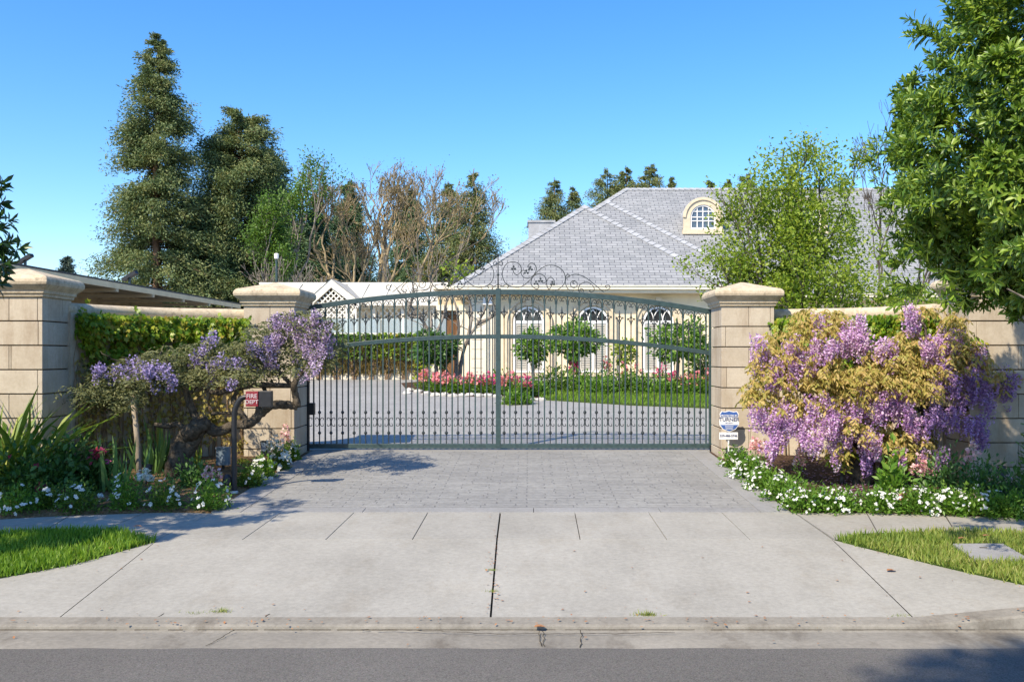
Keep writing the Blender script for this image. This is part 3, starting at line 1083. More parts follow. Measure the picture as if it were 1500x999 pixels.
YG0, YG1 = 14.0, 14.8
pillar('gate_pillar', Xp(357, YG0), Xp(431, YG0), YG0, YG1, H(14.4), 'limestone gate pillar left of the iron gate, behind the twisted wisteria', 1)
pillar('gate_pillar', Xp(1057, YG0), Xp(1134, YG0), YG0, YG1, H(14.4), 'limestone gate pillar right of the iron gate, behind the white yard sign', 2)
pillar('wall_pillar', Xp(62, 11.75) - .92, Xp(62, 11.75), 11.75, 12.5, H(12), 'limestone wall pillar nearest the left edge, behind the strap leaf plant', 3)
pillar('wall_pillar', Xp(1420, 11.75), Xp(1420, 11.75) + 1.25, 11.75, 12.5, H(12), 'limestone wall pillar at the right edge, right of the purple wisteria', 4)
wallL = spline([(-6.52, 12.44, 0), (-6.30, 13.1, 0), (-5.8, 13.75, 0), (-5.15, 14.1, 0), (-4.44, 14.36, 0)], 6)
wallR = spline([(5.90, 12.44, 0), (5.68, 13.1, 0), (5.2, 13.75, 0), (4.5, 14.1, 0), (3.80, 14.36, 0)], 6)


def side(pl, i):
    a, b = pl[max(i - 1, 0)], pl[min(i + 1, len(pl) - 1)]
    t = (b - a).normalized()
    n = Vector((t.y, -t.x, 0))
    if n.y > 0:
        n = -n
    return n


def garden_wall(pl, label, stain):
    t = thing('garden_wall', tuple(pl[len(pl) // 2]), label, 'wall', 'curved stone garden walls')
    mb, n = MB(), len(pl)
    vs = []
    for i, p in enumerate(pl):
        m = side(pl, i) * .12
        vs += [(p.x + m.x, p.y + m.y, -.3), (p.x - m.x, p.y - m.y, -.3), (p.x - m.x, p.y - m.y, 2.19), (p.x + m.x, p.y + m.y, 2.19)]
    fs = []
    for i in range(n - 1):
        for k in range(4):
            fs.append((i * 4 + k, i * 4 + (k + 1) % 4, i * 4 + 4 + (k + 1) % 4, i * 4 + 4 + k))
    mb.add(vs, fs + [(0, 1, 2, 3), (n * 4 - 4, n * 4 - 1, n * 4 - 2, n * 4 - 3)])
    mb.build('wall_face', M['stone'], t)
    MB().tube([(p.x, p.y, 2.245) for p in pl], .092, 12).build('coping', M['cap'], t, smooth=True)


garden_wall(wallL, 'curved garden wall with round coping left of the gate, covered in creeper', 0)
garden_wall(wallR, 'curved garden wall with round coping right of the gate, behind purple wisteria', 1)


def wall_vine(pl, dens, seed, label, low):
    r = np.random.default_rng(seed)
    c = pl[len(pl) // 2]
    t = thing('climbing_vine', (c.x, c.y, H(c.y)), label, 'vine')
    nn = len(pl) - 1

    def pts(n, zlo, zhi, out, pw=1.0):
        u = r.uniform(.02, .98, n) * nn
        i = np.minimum(u.astype(int), nn - 1)
        f = u - i
        P0 = np.array([tuple(p) for p in pl])
        nm = np.array([tuple(side(pl, k)) for k in range(len(pl))])
        p = P0[i] * (1 - f[:, None]) + P0[i + 1] * f[:, None]
        m = nm[i]
        z = zlo + (zhi - zlo) * r.uniform(0, 1, n) ** pw
        edge = .22 * np.sin(u * .7 + 1) + .13 * np.sin(u * 2.3) + r.normal(0, .08, n)
        z = z + np.where(z < zlo + .4, edge, 0)
        p = p + m * (.12 + r.uniform(0, 1, n) ** .7 * out * (1 + .6 * np.sin(u * 4.7) * np.sin(z * 9)))[:, None]
        p[:, 2] = z
        return p, m
    p, m = pts(int(dens * 1.15), 1.45, 2.19, .24, .7)
    d = m * .5 + r.normal(0, .45, p.shape) + np.array([0, 0, -.75])
    leaves('vine_leaves', p, d, m + r.normal(0, .4, p.shape), r.uniform(.06, .105, len(p)), T_IVY, M['ivy'], t)
    if low:
        p, m = pts(int(dens * .38), .1, 1.6, .14)
        d = m * .3 + r.normal(0, .55, p.shape) + np.array([0, 0, -.7])
        leaves('lower_leaves', p, d, m + r.normal(0, .5, p.shape), r.uniform(.05, .09, len(p)), T_IVY, M['yellowvine'], t)
    mb = MB()
    rr = random.Random(seed)
    for k in range(70 if low else 30):
        u = rr.uniform(.02, .98) * nn
        line = []
        for j in range(7):
            uu = min(max(u + rr.uniform(-.6, .6) * j * .2, 0), nn - .001)
            i = int(uu)
            q = pl[i].lerp(pl[i + 1], uu - i) + side(pl, i) * (.13 + rr.uniform(0, .05))
            line.append((q.x, q.y, -.15 + j * .34))
        mb.tube(line, [rr.uniform(.008, .02), .004], 4, False)
    mb.build('vine_stems', M['stem'], t)


wall_vine(wallL, 5200, 5, 'green creeper with yellow lower leaves covering the left garden wall', True)
wall_vine(wallR, 3800, 6, 'bright green creeper on the right garden wall, behind purple wisteria', False)


# ------------------------------------------------------------------ the iron gate
YG = 14.95
k_ = YG / FPX
XC = Xp(730, YG)
gate = thing('iron_gate', (XC, YG, .02), 'arched dark green wrought iron gate with scroll crest across the driveway', 'gate')
ztop = lambda x: Zp(428, YG) - .338 * ((x - XC) / 3.6) ** 2
zmid = lambda x: Zp(493, YG) - .285 * ((x - XC) / 3.6) ** 2
XGL, XGR = -4.16, Xp(1042, YG)


def arc_rail(name, zf, h, d):
    mb = MB()
    n = 44
    vs, fs = [], []
    for i in range(n + 1):
        x = XGL + (XGR - XGL) * i / n
        z = zf(x)
        vs += [(x, YG - d / 2, z - h / 2), (x, YG + d / 2, z - h / 2), (x, YG + d / 2, z + h / 2), (x, YG - d / 2, z + h / 2)]
    for i in range(n):
        for k in range(4):
            fs.append((i * 4 + k, i * 4 + (k + 1) % 4, i * 4 + 4 + (k + 1) % 4, i * 4 + 4 + k))
    fs += [(0, 1, 2, 3), (n * 4 + 3, n * 4 + 2, n * 4 + 1, n * 4)]
    mb.add(vs, fs)
    return mb.build(name, M['iron'], gate, bevel=.004)


arc_rail('top_rail', ztop, .085, .055)
arc_rail('middle_rail', zmid, .07, .05)
MB().box(XGL, XGR, YG - .03, YG + .03, .03, .108).build('bottom_rail', M['iron'], gate, bevel=.004)
MB().box(XC - .042, XC + .042, YG - .036, YG + .036, .05, ztop(XC) + .06).build('centre_post', M['iron'], gate, bevel=.004)
MB().box(XGR - .04, XGR, YG - .034, YG + .034, .05, ztop(XGR) + .02).build('end_post', M['iron'], gate, bevel=.004)


def tube_obj(name, lines, rad, parent, mat, n=5):
    mb = MB()
    for l in lines:
        mb.tube(l, rad, n)
    return mb.build(name, mat, parent, smooth=True)


sp_ = 16.9 * k_
xs_full, xs_short = [], []
x = XC + sp_
while x < XGR - .08:
    xs_full.append(x)
    x += sp_
x = XC - sp_
while x > XGL + .03:
    xs_full.append(x)
    x -= sp_
for i in range(-25, 25):
    x = XC + sp_ * (i + .5)
    if XGL + .03 < x < XGR - .06:
        xs_short.append(x)
for x in xs_full:
    MB().box(x - .0115, x + .0115, YG - .0115, YG + .0115, .1, ztop(x) - .04).build('bar', M['iron'], gate)
knob = [(.004, -.035), (.017, -.026), (.017, -.02), (.026, -.012), (.028, 0), (.026, .012), (.017, .02), (.017, .026), (.004, .035)]
for x in xs_short:
    mb = MB().box(x - .0085, x + .0085, YG - .0085, YG + .0085, .1, zmid(x) + .36)
    for zz in (Zp(604, YG), Zp(634, YG)):
        mb.lathe(knob, (x, YG, zz), 8)
    b = mb.build('picket', M['blackiron'], gate)
    zf = zmid(x) + .36
    mb = MB()
    mb.lathe([(.010, -.06), (.018, -.02), (.011, 0), (.013, .01), (.010, .05), (.018, .07), (.003, .17)], (x, YG, zf), 8)
    for s in (-1, 1):
        mb.tube(spline([(x + s * .012, YG, zf - .015), (x + s * .035, YG, zf + .03), (x + s * .055, YG, zf + .055), (x + s * .062, YG, zf + .035), (x + s * .05, YG, zf + .025)], 4), .0075, 4)
        mb.tube(spline([(x + s * .012, YG, zf + .06), (x + s * .04, YG, zf + .05), (x + s * .055, YG, zf + .055)], 4), .007, 4)
    mb.build('finial', M['blackiron'], b)
    # heart scroll: two back-to-back Cs
    zc = Zp(618, YG)
    lines = []
    for s in (-1, 1):
        lines.append(spline([(x + s * .058, YG, zc + .035), (x + s * .068, YG, zc + .055), (x + s * .052, YG, zc + .072), (x + s * .02, YG, zc + .055), (x + s * .009, YG, zc), (x + s * .02, YG, zc - .055),
                             (x + s * .052, YG, zc - .072), (x + s * .066, YG, zc - .055), (x + s * .056, YG, zc - .035)], 4))
    tube_obj('heart_scroll', lines, .006, gate, M['blackiron'], 4)
allx = sorted(xs_full + [XC, XGR - .02])
for a, b in zip(allx[:-1], allx[1:]):
    if b - a < .1:
        continue
    lines = []
    for s, q in ((1, a + .014), (-1, b - .014)):
        zt_ = ztop(q + s * .05) - .05
        lines.append(spline([(q, YG, zt_ - .13), (q + s * .006, YG, zt_ - .06), (q + s * .04, YG, zt_ - .008), (q + s * .075, YG, zt_ - .03), (q + s * .078, YG, zt_ - .068), (q + s * .055, YG, zt_ - .075), (q + s * .048, YG, zt_ - .05)], 4))
    tube_obj('c_scroll', lines, .0062, gate, M['blackiron'], 4)


# crest scrolls, traced in zoomed units and set in the gate's own plane
def CP(x, y, m=1):
    px, py = 560 + x / 4.41, 360 + y / 4.41
    px = 729.6 + (px - 729.6) * m
    return ((px - VX) * k_, YG, EYE + (VY - py) * k_)


S = [
    [(845, 145), (848, 172), (870, 188), (897, 165), (890, 125), (850, 105), (800, 120), (775, 180), (795, 240), (850, 268), (905, 262), (960, 215), (1010, 160), (1060, 130), (1110, 128), (1160, 155), (1182, 200), (1175, 245), (1140, 280), (1110, 288)],
    [(958, 150), (940, 135), (955, 115), (980, 118), (995, 145), (985, 180), (950, 210), (915, 205), (897, 180), (905, 160), (930, 165)],
    [(995, 245), (1012, 262), (1000, 280), (975, 268), (960, 240), (975, 200), (1010, 182), (1045, 195), (1060, 225), (1040, 242), (1022, 225)],
    [(1100, 245), (1078, 282), (1062, 250), (1068, 218), (1090, 205), (1110, 225), (1108, 250), (1092, 248)],
    [(1205, 205), (1210, 192), (1196, 184), (1186, 200), (1183, 240), (1200, 280), (1235, 290)],
    [(1182, 225), (1200, 200), (1250, 185), (1310, 205), (1370, 250), (1430, 300)],
    [(1242, 248), (1230, 242), (1238, 228), (1258, 240), (1255, 265), (1232, 272), (1215, 252), (1222, 232), (1245, 225)],
    [(1290, 296), (1275, 290), (1282, 278), (1298, 284), (1298, 300), (1280, 305), (1266, 285), (1275, 255), (1300, 238), (1335, 238), (1365, 265), (1368, 290), (1350, 300), (1338, 290), (1348, 282)],
    [(752, 118), (770, 130), (778, 112), (765, 100), (757, 112)],
    [(752, 250), (775, 262), (800, 250), (815, 262), (808, 275)],
    [(1440, 290), (1470, 275), (1462, 255), (1440, 262), (1450, 275)],
]
for m_ in (1, -1):
    for q in S:
        tube_obj('crest_scroll', [spline([CP(a, b, m_) for a, b in q], 5)], .0068, gate, M['blackiron'], 5)
    mb = MB()
    for a, b, s in ((848, 146, 1), (930, 172, 1), (957, 150, 1), (1022, 224, 1), (1100, 246, 1), (993, 242, .9)):
        c = Vector(CP(a, b, m_))
        for ang in (90, 205, 335):
            d = Vector((math.cos(R(ang)), 0, math.sin(R(ang)))) * .055 * s
            e = Vector((-d.z, 0, d.x)) * .4
            mb.add([c + Vector((0, -.004, 0)), c + d * .5 + e, c + d, c + d * .5 - e, c + Vector((0, .006, 0))], [(0, 3, 2, 1), (4, 1, 2, 3), (0, 1, 4), (0, 4, 3)])
    mb.build('crest_leaves', M['blackiron'], gate)
mb = MB().tube([CP(748, 280), CP(748, 60)], [.012, .008], 6)
mb.lathe([(.004, -.03), (.025, 0), (.004, .03)], CP(748, 188), 8)
mb.lathe([(.004, -.02), (.018, 0), (.003, .05)], CP(748, 62), 8)
for s in (-1, 1):
    mb.tube(spline([CP(748, 70, 1), CP(748 + s * 14, 58), CP(748 + s * 22, 66), CP(748 + s * 16, 72)], 4), .006, 4)
mb.build('spire', M['blackiron'], gate, smooth=True)
# gate posts, latch box and ground roller
t = thing('gate_hinge_post', (Xp(450, 14.86), 14.86, 0), 'black steel post with operator box beside left gate pillar', 'post')
xx = Xp(450, 14.86)
MB().box(xx - .045, xx + .035, 14.83, 14.90, 0, 1.38).build('post', M['black'], t, bevel=.004)
MB().box(xx + .037, xx + .13, 14.80, 14.90, .60, .80).build('operator_box', M['black'], t, bevel=.008)
t = thing('gate_roller', (Xp(1041, 14.86), 14.86, 0), 'small black gate roller bracket at foot of right gate pillar', 'gate roller')
xx = Xp(1041, 14.86)
mb = MB().box(xx - .01, xx + .05, 14.84, 14.90, 0, .09)
mb.tube([(xx + .02, 14.82, .045), (xx + .02, 14.84, .045)], .04, 14)
mb.build('bracket', M['black'], t)


# ------------------------------------------------------------------ fire key post, sign, stakes, small fittings
def text_mesh(s, size, name, mat, parent, center, bold=0.0, depth=.002):
    cu = bpy.data.curves.new(name, 'FONT')
    cu.body = s
    cu.size = size
    cu.align_x = 'CENTER'
    cu.align_y = 'CENTER'
    cu.extrude = depth
    cu.offset = bold
    ob = bpy.data.objects.new(name, cu)
    COL.objects.link(ob)
    dg = bpy.context.evaluated_depsgraph_get()
    me = bpy.data.meshes.new_from_object(ob.evaluated_get(dg))
    bpy.data.objects.remove(ob)
    me.transform(Matrix.Rotation(R(90), 4, 'X'))
    me.materials.clear()
    me.materials.append(mat)
    off = base_of(parent)
    me.transform(Matrix.Translation(Vector(center) - off))
    return link(name, me, parent)


px_, py_ = 343, 722
bx, by, bz_ = G(px_, py_)
kb = thing('key_box_post', (bx, by, bz_), 'black gooseneck post carrying red fire dept key box, in front of left pillar', 'post')
s_ = by / FPX
top = spline([(bx, by, bz_ - .05), (bx, by, bz_ + .5), (bx, by, Zp(620, by)), (bx + .006, by, Zp(604, by)), (bx + .04, by, Zp(592, by)), (bx + .10, by, Zp(583, by)), (bx + .20, by, Zp(581, by))], 6)
MB().tube(top, .034, 12).build('gooseneck_post', M['black'], kb, smooth=True)
MB().lathe([(.05, 0), (.05, .02), (.036, .03)], (bx, by, bz_), 14).build('post_foot', M['concretestone'], kb)
x0, x1 = Xp(362, by), Xp(380, by)
rs = MB().box(x0, x1, by - .06, by + .03, Zp(595, by), Zp(573, by)).build('red_sign', M['red'], kb, bevel=.004)
text_mesh('FIRE', .075, 'lettering', M['signtext'], rs, ((x0 + x1) / 2, by - .0625, Zp(580, by)), .001)
text_mesh('DEPT', .070, 'lettering', M['signtext'], rs, ((x0 + x1) / 2, by - .0625, Zp(588.5, by)), .001)
MB().box(x1 + .003, Xp(399, by), by - .05, by + .04, Zp(596, by), Zp(572.5, by)).build('key_box', M['black'], kb, bevel=.006)

# security yard sign
sx, sy = Xp(1068, 13.8), 13.8
ys_ = thing('yard_sign', (sx, sy, H(sy)), 'white and blue shield yard sign on stake by right gate pillar', 'sign')
MB().box(sx - .018, sx + .002, sy + .004, sy + .016, H(sy) - .05, Zp(640, sy)).build('stake', M['white'], ys_)
q = sy / FPX
c0 = Zp(617, sy)


def shield(sc, y0, y1, mb, zmin=-9, zmax=9):
    half = [(0, .168), (.075, .150), (.120, .160), (.150, .115), (.138, .06), (.155, 0), (.150, -.06), (.10, -.125), (.04, -.150), (0, -.165)]
    pts = [(a * sc, min(max(b * sc, zmin), zmax)) for a, b in half] + [(-a * sc, min(max(b * sc, zmin), zmax)) for a, b in half[-2:0:-1]]
    out = []
    for p in pts:
        if not out or abs(out[-1][0] - p[0]) + abs(out[-1][1] - p[1]) > 1e-4:
            out.append(p)
    mb.prism([(sx + a, c0 + b) for a, b in out][::-1], lambda x, z: (x, y1, z), lambda x, z: (x, y0, z))


mb = MB()
shield(1, sy - .006, sy, mb)
sh = mb.build('shield_plate', M['white'], ys_)
mb = MB()
shield(.93, sy - .009, sy - .0062, mb, .068, 9)
shield(.93, sy - .009, sy - .0062, mb, -9, -.055)
mb.build('blue_field', M['blue'], sh)
text_mesh('PROTECTED BY', .036, 'lettering', M['white'], sh, (sx, sy - .0105, c0 + .088), .0005)
text_mesh('TURNER', .082, 'lettering', M['ink'], sh, (sx, sy - .008, c0 + .026), .0015)
text_mesh('SECURITY', .028, 'lettering', M['blue'], sh, (sx, sy - .008, c0 - .028), .0)
for zz in (-.078, -.098, -.118):
    MB().box(sx - .09 - zz * .3, sx + .09 + zz * .3, sy - .0115, sy - .0092, c0 + zz - .003, c0 + zz + .003).build('white_stripe', M['white'], sh)
z1, z0 = Zp(633, sy), Zp(643.5, sy)
pl = MB().box(sx - .155, sx + .135, sy - .010, sy - .002, z0, z1).build('number_plate', M['white'], ys_)
text_mesh('559-486-5746', .048, 'lettering', M['ink'], pl, (sx - .01, sy - .012, (z0 + z1) / 2), .0008)

bx, by, bz_ = G(205, 706)
t = thing('support_stake', (bx, by, bz_), 'round grey wooden stake propping the twisted wisteria branch', 'stake')
MB().tube([(bx, by, bz_ - .1), (bx - .03, by, .4), (Xp(194, by), by, Zp(572, by))], .036, 10).build('pole', M['wood'], t, smooth=True)
bx, by, bz_ = G(327, 690)
t = thing('utility_box', (bx, by, bz_), 'small grey electrical box on post behind the black gooseneck post', 'electrical box')
MB().box(bx - .09, bx + .09, by - .05, by + .06, Zp(681, by), Zp(657, by)).build('box', M['grey'], t, bevel=.006)
MB().box(bx - .097, bx + .097, by - .056, by + .066, Zp(657, by) + .001, Zp(656, by) + .012).build('cover', M['grey'], t)
MB().tube([(bx, by, bz_ - .05), (bx, by, Zp(681, by))], .02, 8).build('leg', M['black'], t)


def spotlight(px, py, hgt, label, tilt):
    x, y, z = G(px, py)
    t = thing('garden_spotlight', (x, y, z), label, 'spotlight', 'bullet spotlights in the beds')
    MB().tube([(x, y, z - .05), (x, y, z + hgt * .5)], .011, 8).build('stem', M['black'], t)
    a = Vector((x, y, z + hgt * .45))
    d = Vector((tilt, .25, 1)).normalized()
    mb = MB()
    mb.tube([a, a + d * .03, a + d * .035, a + d * hgt * .5, a + d * hgt * .55], [.02, .03, .044, .046, .05], 14)
    mb.build('lamp_head', M['black'], t, smooth=False)
    MB().tube([a + d * hgt * .552, a + d * (hgt * .56)], .042, 14).build('lens', M['pane'], t)


spotlight(214, 716, .32, 'black bullet spotlight in the left bed, between iris and wisteria trunk', .15)
spotlight(1468, 722, .34, 'dark bullet spotlight by the right wall pillar', .1)
x = Xp(387, 13.985)
t = thing('wall_outlet', (x, 13.98, Zp(655, 13.98)), 'small dark outlet box on front of left gate pillar', 'outlet box')
mb = MB().box(x - .045, x + .045, 13.95, 13.998, Zp(666, 13.98), Zp(645, 13.98))
mb.build('box', M['blackiron'], t, bevel=.008)
MB().box(x - .035, x + .035, 13.945, 13.949, Zp(660, 13.98), Zp(648, 13.98)).build('flap', M['grey'], t)
x, y, z = G(333, 722)
t = thing('path_light', (x, y, z), 'low dark and white path light at the gooseneck post foot', 'path light')
MB().tube([(x, y, z), (x, y, z + .12)], .018, 8).build('stem', M['white'], t)
MB().lathe([(.05, .10), (.06, .12), (.055, .2), (.02, .24)], (x, y, z), 12).build('hood', M['black'], t)


# ------------------------------------------------------------------ vegetation builders
def growth(start, d, length, rad, depth, rng, lines, tips, spread=.6, up=.12, kids=(2, 3), shrink=.72, seg=4):
    p = Vector(start)
    d = Vector(d).normalized()
    pts = [p.copy()]
    for i in range(seg):
        d = (d + Vector((rng.gauss(0, .14), rng.gauss(0, .14), rng.gauss(0, .1) + up * .3))).normalized()
        p = p + d * (length / seg)
        pts.append(p.copy())
    lines.append((pts, rad, rad * .62))
    if depth == 0:
        tips.append((p, d))
        tips.append((pts[len(pts) // 2], d))
        return
    if depth <= 2:
        tips.append((p, d))
    for k in range(rng.randint(*kids)):
        ax = Vector((rng.gauss(0, 1), rng.gauss(0, 1), rng.gauss(0, 1)))
        ax = (ax - d * ax.dot(d)).normalized()
        a = rng.uniform(.35, 1.0) * spread
        nd = d * math.cos(a) + ax * math.sin(a) + Vector((0, 0, up))
        growth(p if k == 0 or rng.random() < .6 else pts[-2], nd, length * shrink * rng.uniform(.8, 1.15), rad * .6, depth - 1, rng, lines, tips, spread, up, kids, shrink, seg)


def tubes(lines, name, mat, parent, minr=.004, sides=5):
    mb = MB()
    for pts, r0, r1 in lines:
        mb.tube(pts, [max(r0, minr), max(r1, minr)], sides if r0 > .03 else 4, False)
    return mb.build(name, mat, parent, smooth=True)


def around(tips, per, sp, seed):
    r = np.random.default_rng(seed)
    c = np.array([tuple(t[0]) for t in tips])
    d = np.array([tuple(t[1]) for t in tips])
    p = np.repeat(c, per, 0) + r.normal(0, sp, (len(c) * per, 3))
    return p, np.repeat(d, per, 0), r


def conifer(px, Y, top, halfpx, label, seed, mat='redwood', base_py=None, dens=1.0, leaf=.34, skip=.06, group=None, taper=.8, gap=0.0, name='redwood_tree', bark='redbark', asym=0):
    """tapered trunk, whorls of drooping boughs, each bough carrying separate clumps of needle sprays"""
    rng = random.Random(seed)
    r = np.random.default_rng(seed)
    z0 = .7
    x = Xp(px, Y)
    h = Zp(top, Y) - z0
    rad = halfpx * Y / FPX
    t = thing(name, (x, Y, z0), label, 'tree', group)
    lines = [([Vector((x + .15 * math.sin(i * .9 + seed), Y, z0 + h * i / 8)) for i in range(9)], h * .018, .03)]
    cl, cd, cs = [], [], []
    z = h * skip
    while z < h * .985:
        u = z / h
        prof = (1 - u) ** taper * (1 + .10 * math.sin(u * 7 + seed) + .06 * math.sin(u * 17 + seed * 2))
        prof *= min(1, .55 + u * 3.0)
        nb = 7 if u < .85 else 5
        for k in range(nb):
            if rng.random() < gap:
                continue
            az = rng.uniform(0, 2 * math.pi)
            L = max(.12 + .3 * (1 - u), rad * prof * (.62 + .62 * rng.random() ** .8) * (1 + asym * math.cos(az)))
            dx, dy = math.cos(az), math.sin(az)
            z_keep = z
            z = z + rng.uniform(-.6, .6) * h * .03
            pts = []
            for s in (0, .35, .7, 1):
                pts.append(Vector((x + dx * L * s, Y + dy * L * s, z0 + z + L * (.18 * s - .42 * s * s + (.4 * u) * s))))
            lines.append((pts, .015 + .012 * L, .008))
            m = max(2, int(L / .42 * 1.2))
            for j in range(m):
                s = .25 + .75 * (j + rng.random()) / m
                c = pts[0].lerp(pts[3], s)
                c.z = z0 + z + L * (.18 * s - .42 * s * s + .4 * u * s)
                cl.append(tuple(c))
                cd.append((dx, dy, -.1))
                cs.append((.20 + .12 * L * s) * (.45 + .55 * min(1, (1 - u) * 6)))
            z = z_keep
        z += h * .022 * rng.uniform(.8, 1.5) * (1.15 - .5 * u)
    cl, cd, cs = np.array(cl), np.array(cd), np.array(cs)
    per = max(12, int(88 * dens))
    p = np.repeat(cl, per, 0) + np.clip(r.normal(0, .9, (len(cl) * per, 3)), -1.4, 1.4) * np.repeat(cs, per)[:, None] * np.array([1, 1, .75])
    d = np.repeat(cd, per, 0) * .9 + r.normal(0, .6, p.shape) + np.array([0, 0, -.25])
    tubes(lines, 'trunk', M[bark], t, .012)
    leaves('crown', p, d, r.normal(0, 1, p.shape) + np.array([0, 0, 1.]), leaf * .50 * r.uniform(.6, 1.3, len(p)), T_NEEDLE, M[mat], t, width=1.15)
    return t


def mound(name, px, py, rx, h, label, cat, leafmat, n, ls, flower=None, nf=0, fs=.03, group=None, seed=0, tm=T_DIAMOND, ry=None, spikes=None, wpos=None, wid=1.0, top_fl=False):
    """low leafy plant: stems and leaves through a dome, flowers on its surface"""
    x, y, z = wpos if wpos else G(px, py)
    r = np.random.default_rng(seed + int(px * 7) % 9973)
    ry = ry or rx * .8
    t = thing(name, (x, y, z), label, cat, group)
    u = r.normal(0, 1, (n, 3))
    u[:, 2] = np.abs(u[:, 2])
    u = nrm(u)
    k = r.uniform(0, 1, n) ** .4
    lump = 1 + .22 * np.sin(5 * np.arctan2(u[:, 1], u[:, 0]) + seed) + r.normal(0, .10, n)
    p = np.array([x, y, z]) + u * (k * lump)[:, None] * np.array([rx, ry, h])
    d = u * np.array([.8, .8, .6]) + r.normal(0, .5, (n, 3)) + np.array([0, 0, .35])
    leaves('foliage', p, d, r.normal(0, .6, (n, 3)) + np.array([0, -.3, 1.]), ls * r.uniform(.6, 1.3, n), tm, M[leafmat], t, width=wid)
    if nf:
        u = r.normal(0, 1, (nf, 3))
        u[:, 2] = np.abs(u[:, 2]) + .15
        u[:, 1] = np.where(r.uniform(0, 1, nf) < .65, -np.abs(u[:, 1]), u[:, 1])
        if top_fl:
            u[:, 2] += 1.0
        u = nrm(u)
        # flowers sit in little groups
        g = max(2, nf // 2)
        u = nrm(u[r.integers(0, g, nf)] + r.normal(0, .10, (nf, 3)))
        p = np.array([x, y, z]) + u * r.uniform(.96, 1.14, nf)[:, None] * np.array([rx, ry, h])
        leaves('blossoms', p, u + r.normal(0, .25, (nf, 3)) + np.array([0, -.4, .3]), r.normal(0, 1, (nf, 3)), fs * r.uniform(.7, 1.3, nf), T_FLOWER, M[flower], t, width=1.5)
    if spikes:
        mat, ns, sl, sw = spikes
        a = r.uniform(0, 2 * math.pi, ns)
        q = np.sqrt(r.uniform(0, 1, ns))
        pp, dd = [], []
        for i in range(ns):
            c = np.array([x + rx * .8 * q[i] * math.cos(a[i]), y + ry * .8 * q[i] * math.sin(a[i]), z + h * (1.02 - .3 * q[i])])
            L = sl * r.uniform(.6, 1.15)
            m = 26
            s = r.uniform(0, 1, m)
            an = r.uniform(0, 2 * math.pi, m)
            w_ = sw * (1.05 - s)
            pp.append(c + np.column_stack([np.cos(an) * w_, np.sin(an) * w_, s * L - .05]))
            dd.append(np.column_stack([np.cos(an), np.sin(an), np.full(m, .3)]))
        pp, dd = np.vstack(pp), np.vstack(dd)
        leaves('flower_spikes', pp, dd, r.normal(0, 1, pp.shape), r.uniform(.7, 1.3, len(pp)) * sw * 1.1, T_DIAMOND, M[mat], t, width=1.7)
    return t


def blades(name, px, py, n, hgt, sp, label, cat, mat, tm, lean, seed, group=None, width=1.0, wpos=None):
    x, y, z = wpos if wpos else G(px, py)
    r = np.random.default_rng(seed)
    p = np.column_stack([x + r.normal(0, sp, n), y + r.normal(0, sp, n), np.full(n, z - .02)])
    d = np.column_stack([(p[:, 0] - x) / max(sp, .01) * lean + r.normal(0, lean, n), (p[:, 1] - y) / max(sp, .01) * lean + r.normal(0, lean, n), np.ones(n)])
    up = np.column_stack([-d[:, 0], -d[:, 1], np.full(n, .6)]) + r.normal(0, .25, (n, 3))
    o = leaves(name, p, d, up, hgt * r.uniform(.55, 1.1, n), tm, M[mat], loc=(x, y, z), width=width)
    return tag(o, label, cat, group)


# ------------------------------------------------------------------ wisterias
def raceme(p0, L, w_, m, r):
    s = r.uniform(0, 1, m) ** .85
    an = r.uniform(0, 2 * math.pi, m)
    rad = w_ * (1 - s) ** .6 * r.uniform(.75, 1.1, m) + .006
    p = p0 + np.column_stack([np.cos(an) * rad, np.sin(an) * rad, -s * L])
    d = np.column_stack([np.cos(an), np.sin(an), r.normal(-.25, .35, m)])
    return p, d


def wist_clusters(t, clumps, n_total, seed, Yf, rac_per=4, pet=58, Ls=(.22, .36), w_=.048, psz=.034):
    r = np.random.default_rng(seed)
    area = np.array([c[2] * c[3] for c in clumps], float)
    cnt = np.maximum(1, np.round(area / area.sum() * n_total)).astype(int)
    for (px, py, rx, ry, mat), k in zip(clumps, cnt):
        for _ in range(k):
            P_, D_ = [], []
            a, q = r.uniform(0, 2 * math.pi), math.sqrt(r.uniform(0, 1))
            cx, cy = px + rx * q * math.cos(a), py - .25 * ry + .75 * ry * q * math.sin(a)
            Y = Yf(cx, cy) + r.normal(0, .07)
            for j in range(rac_per):
                c = np.array(P(cx + r.normal(0, 4.6), cy - 6 + r.normal(0, 6.5), Y + r.normal(0, .05)))
                p, d = raceme(c, r.uniform(*Ls), w_ * r.uniform(.8, 1.2), pet, r)
                P_.append(p)
                D_.append(d)
                if j == 0:
                    c0 = c
                else:                          # blossoms along the stalk that joins the racemes
                    k_n = max(3, int(np.linalg.norm(c - c0) / .022))
                    P_.append(c0 + (c - c0) * np.linspace(0, 1, k_n)[:, None] + r.normal(0, .006, (k_n, 3)))
                    D_.append(r.normal(0, .6, (k_n, 3)) + np.array([0, -.4, -.4]))
            P_, D_ = np.vstack(P_), np.vstack(D_)
            leaves('flower_cluster', P_, D_, r.normal(0, 1, P_.shape), psz * r.uniform(.6, 1.25, len(P_)), T_DIAMOND, M[mat], t, width=1.9)


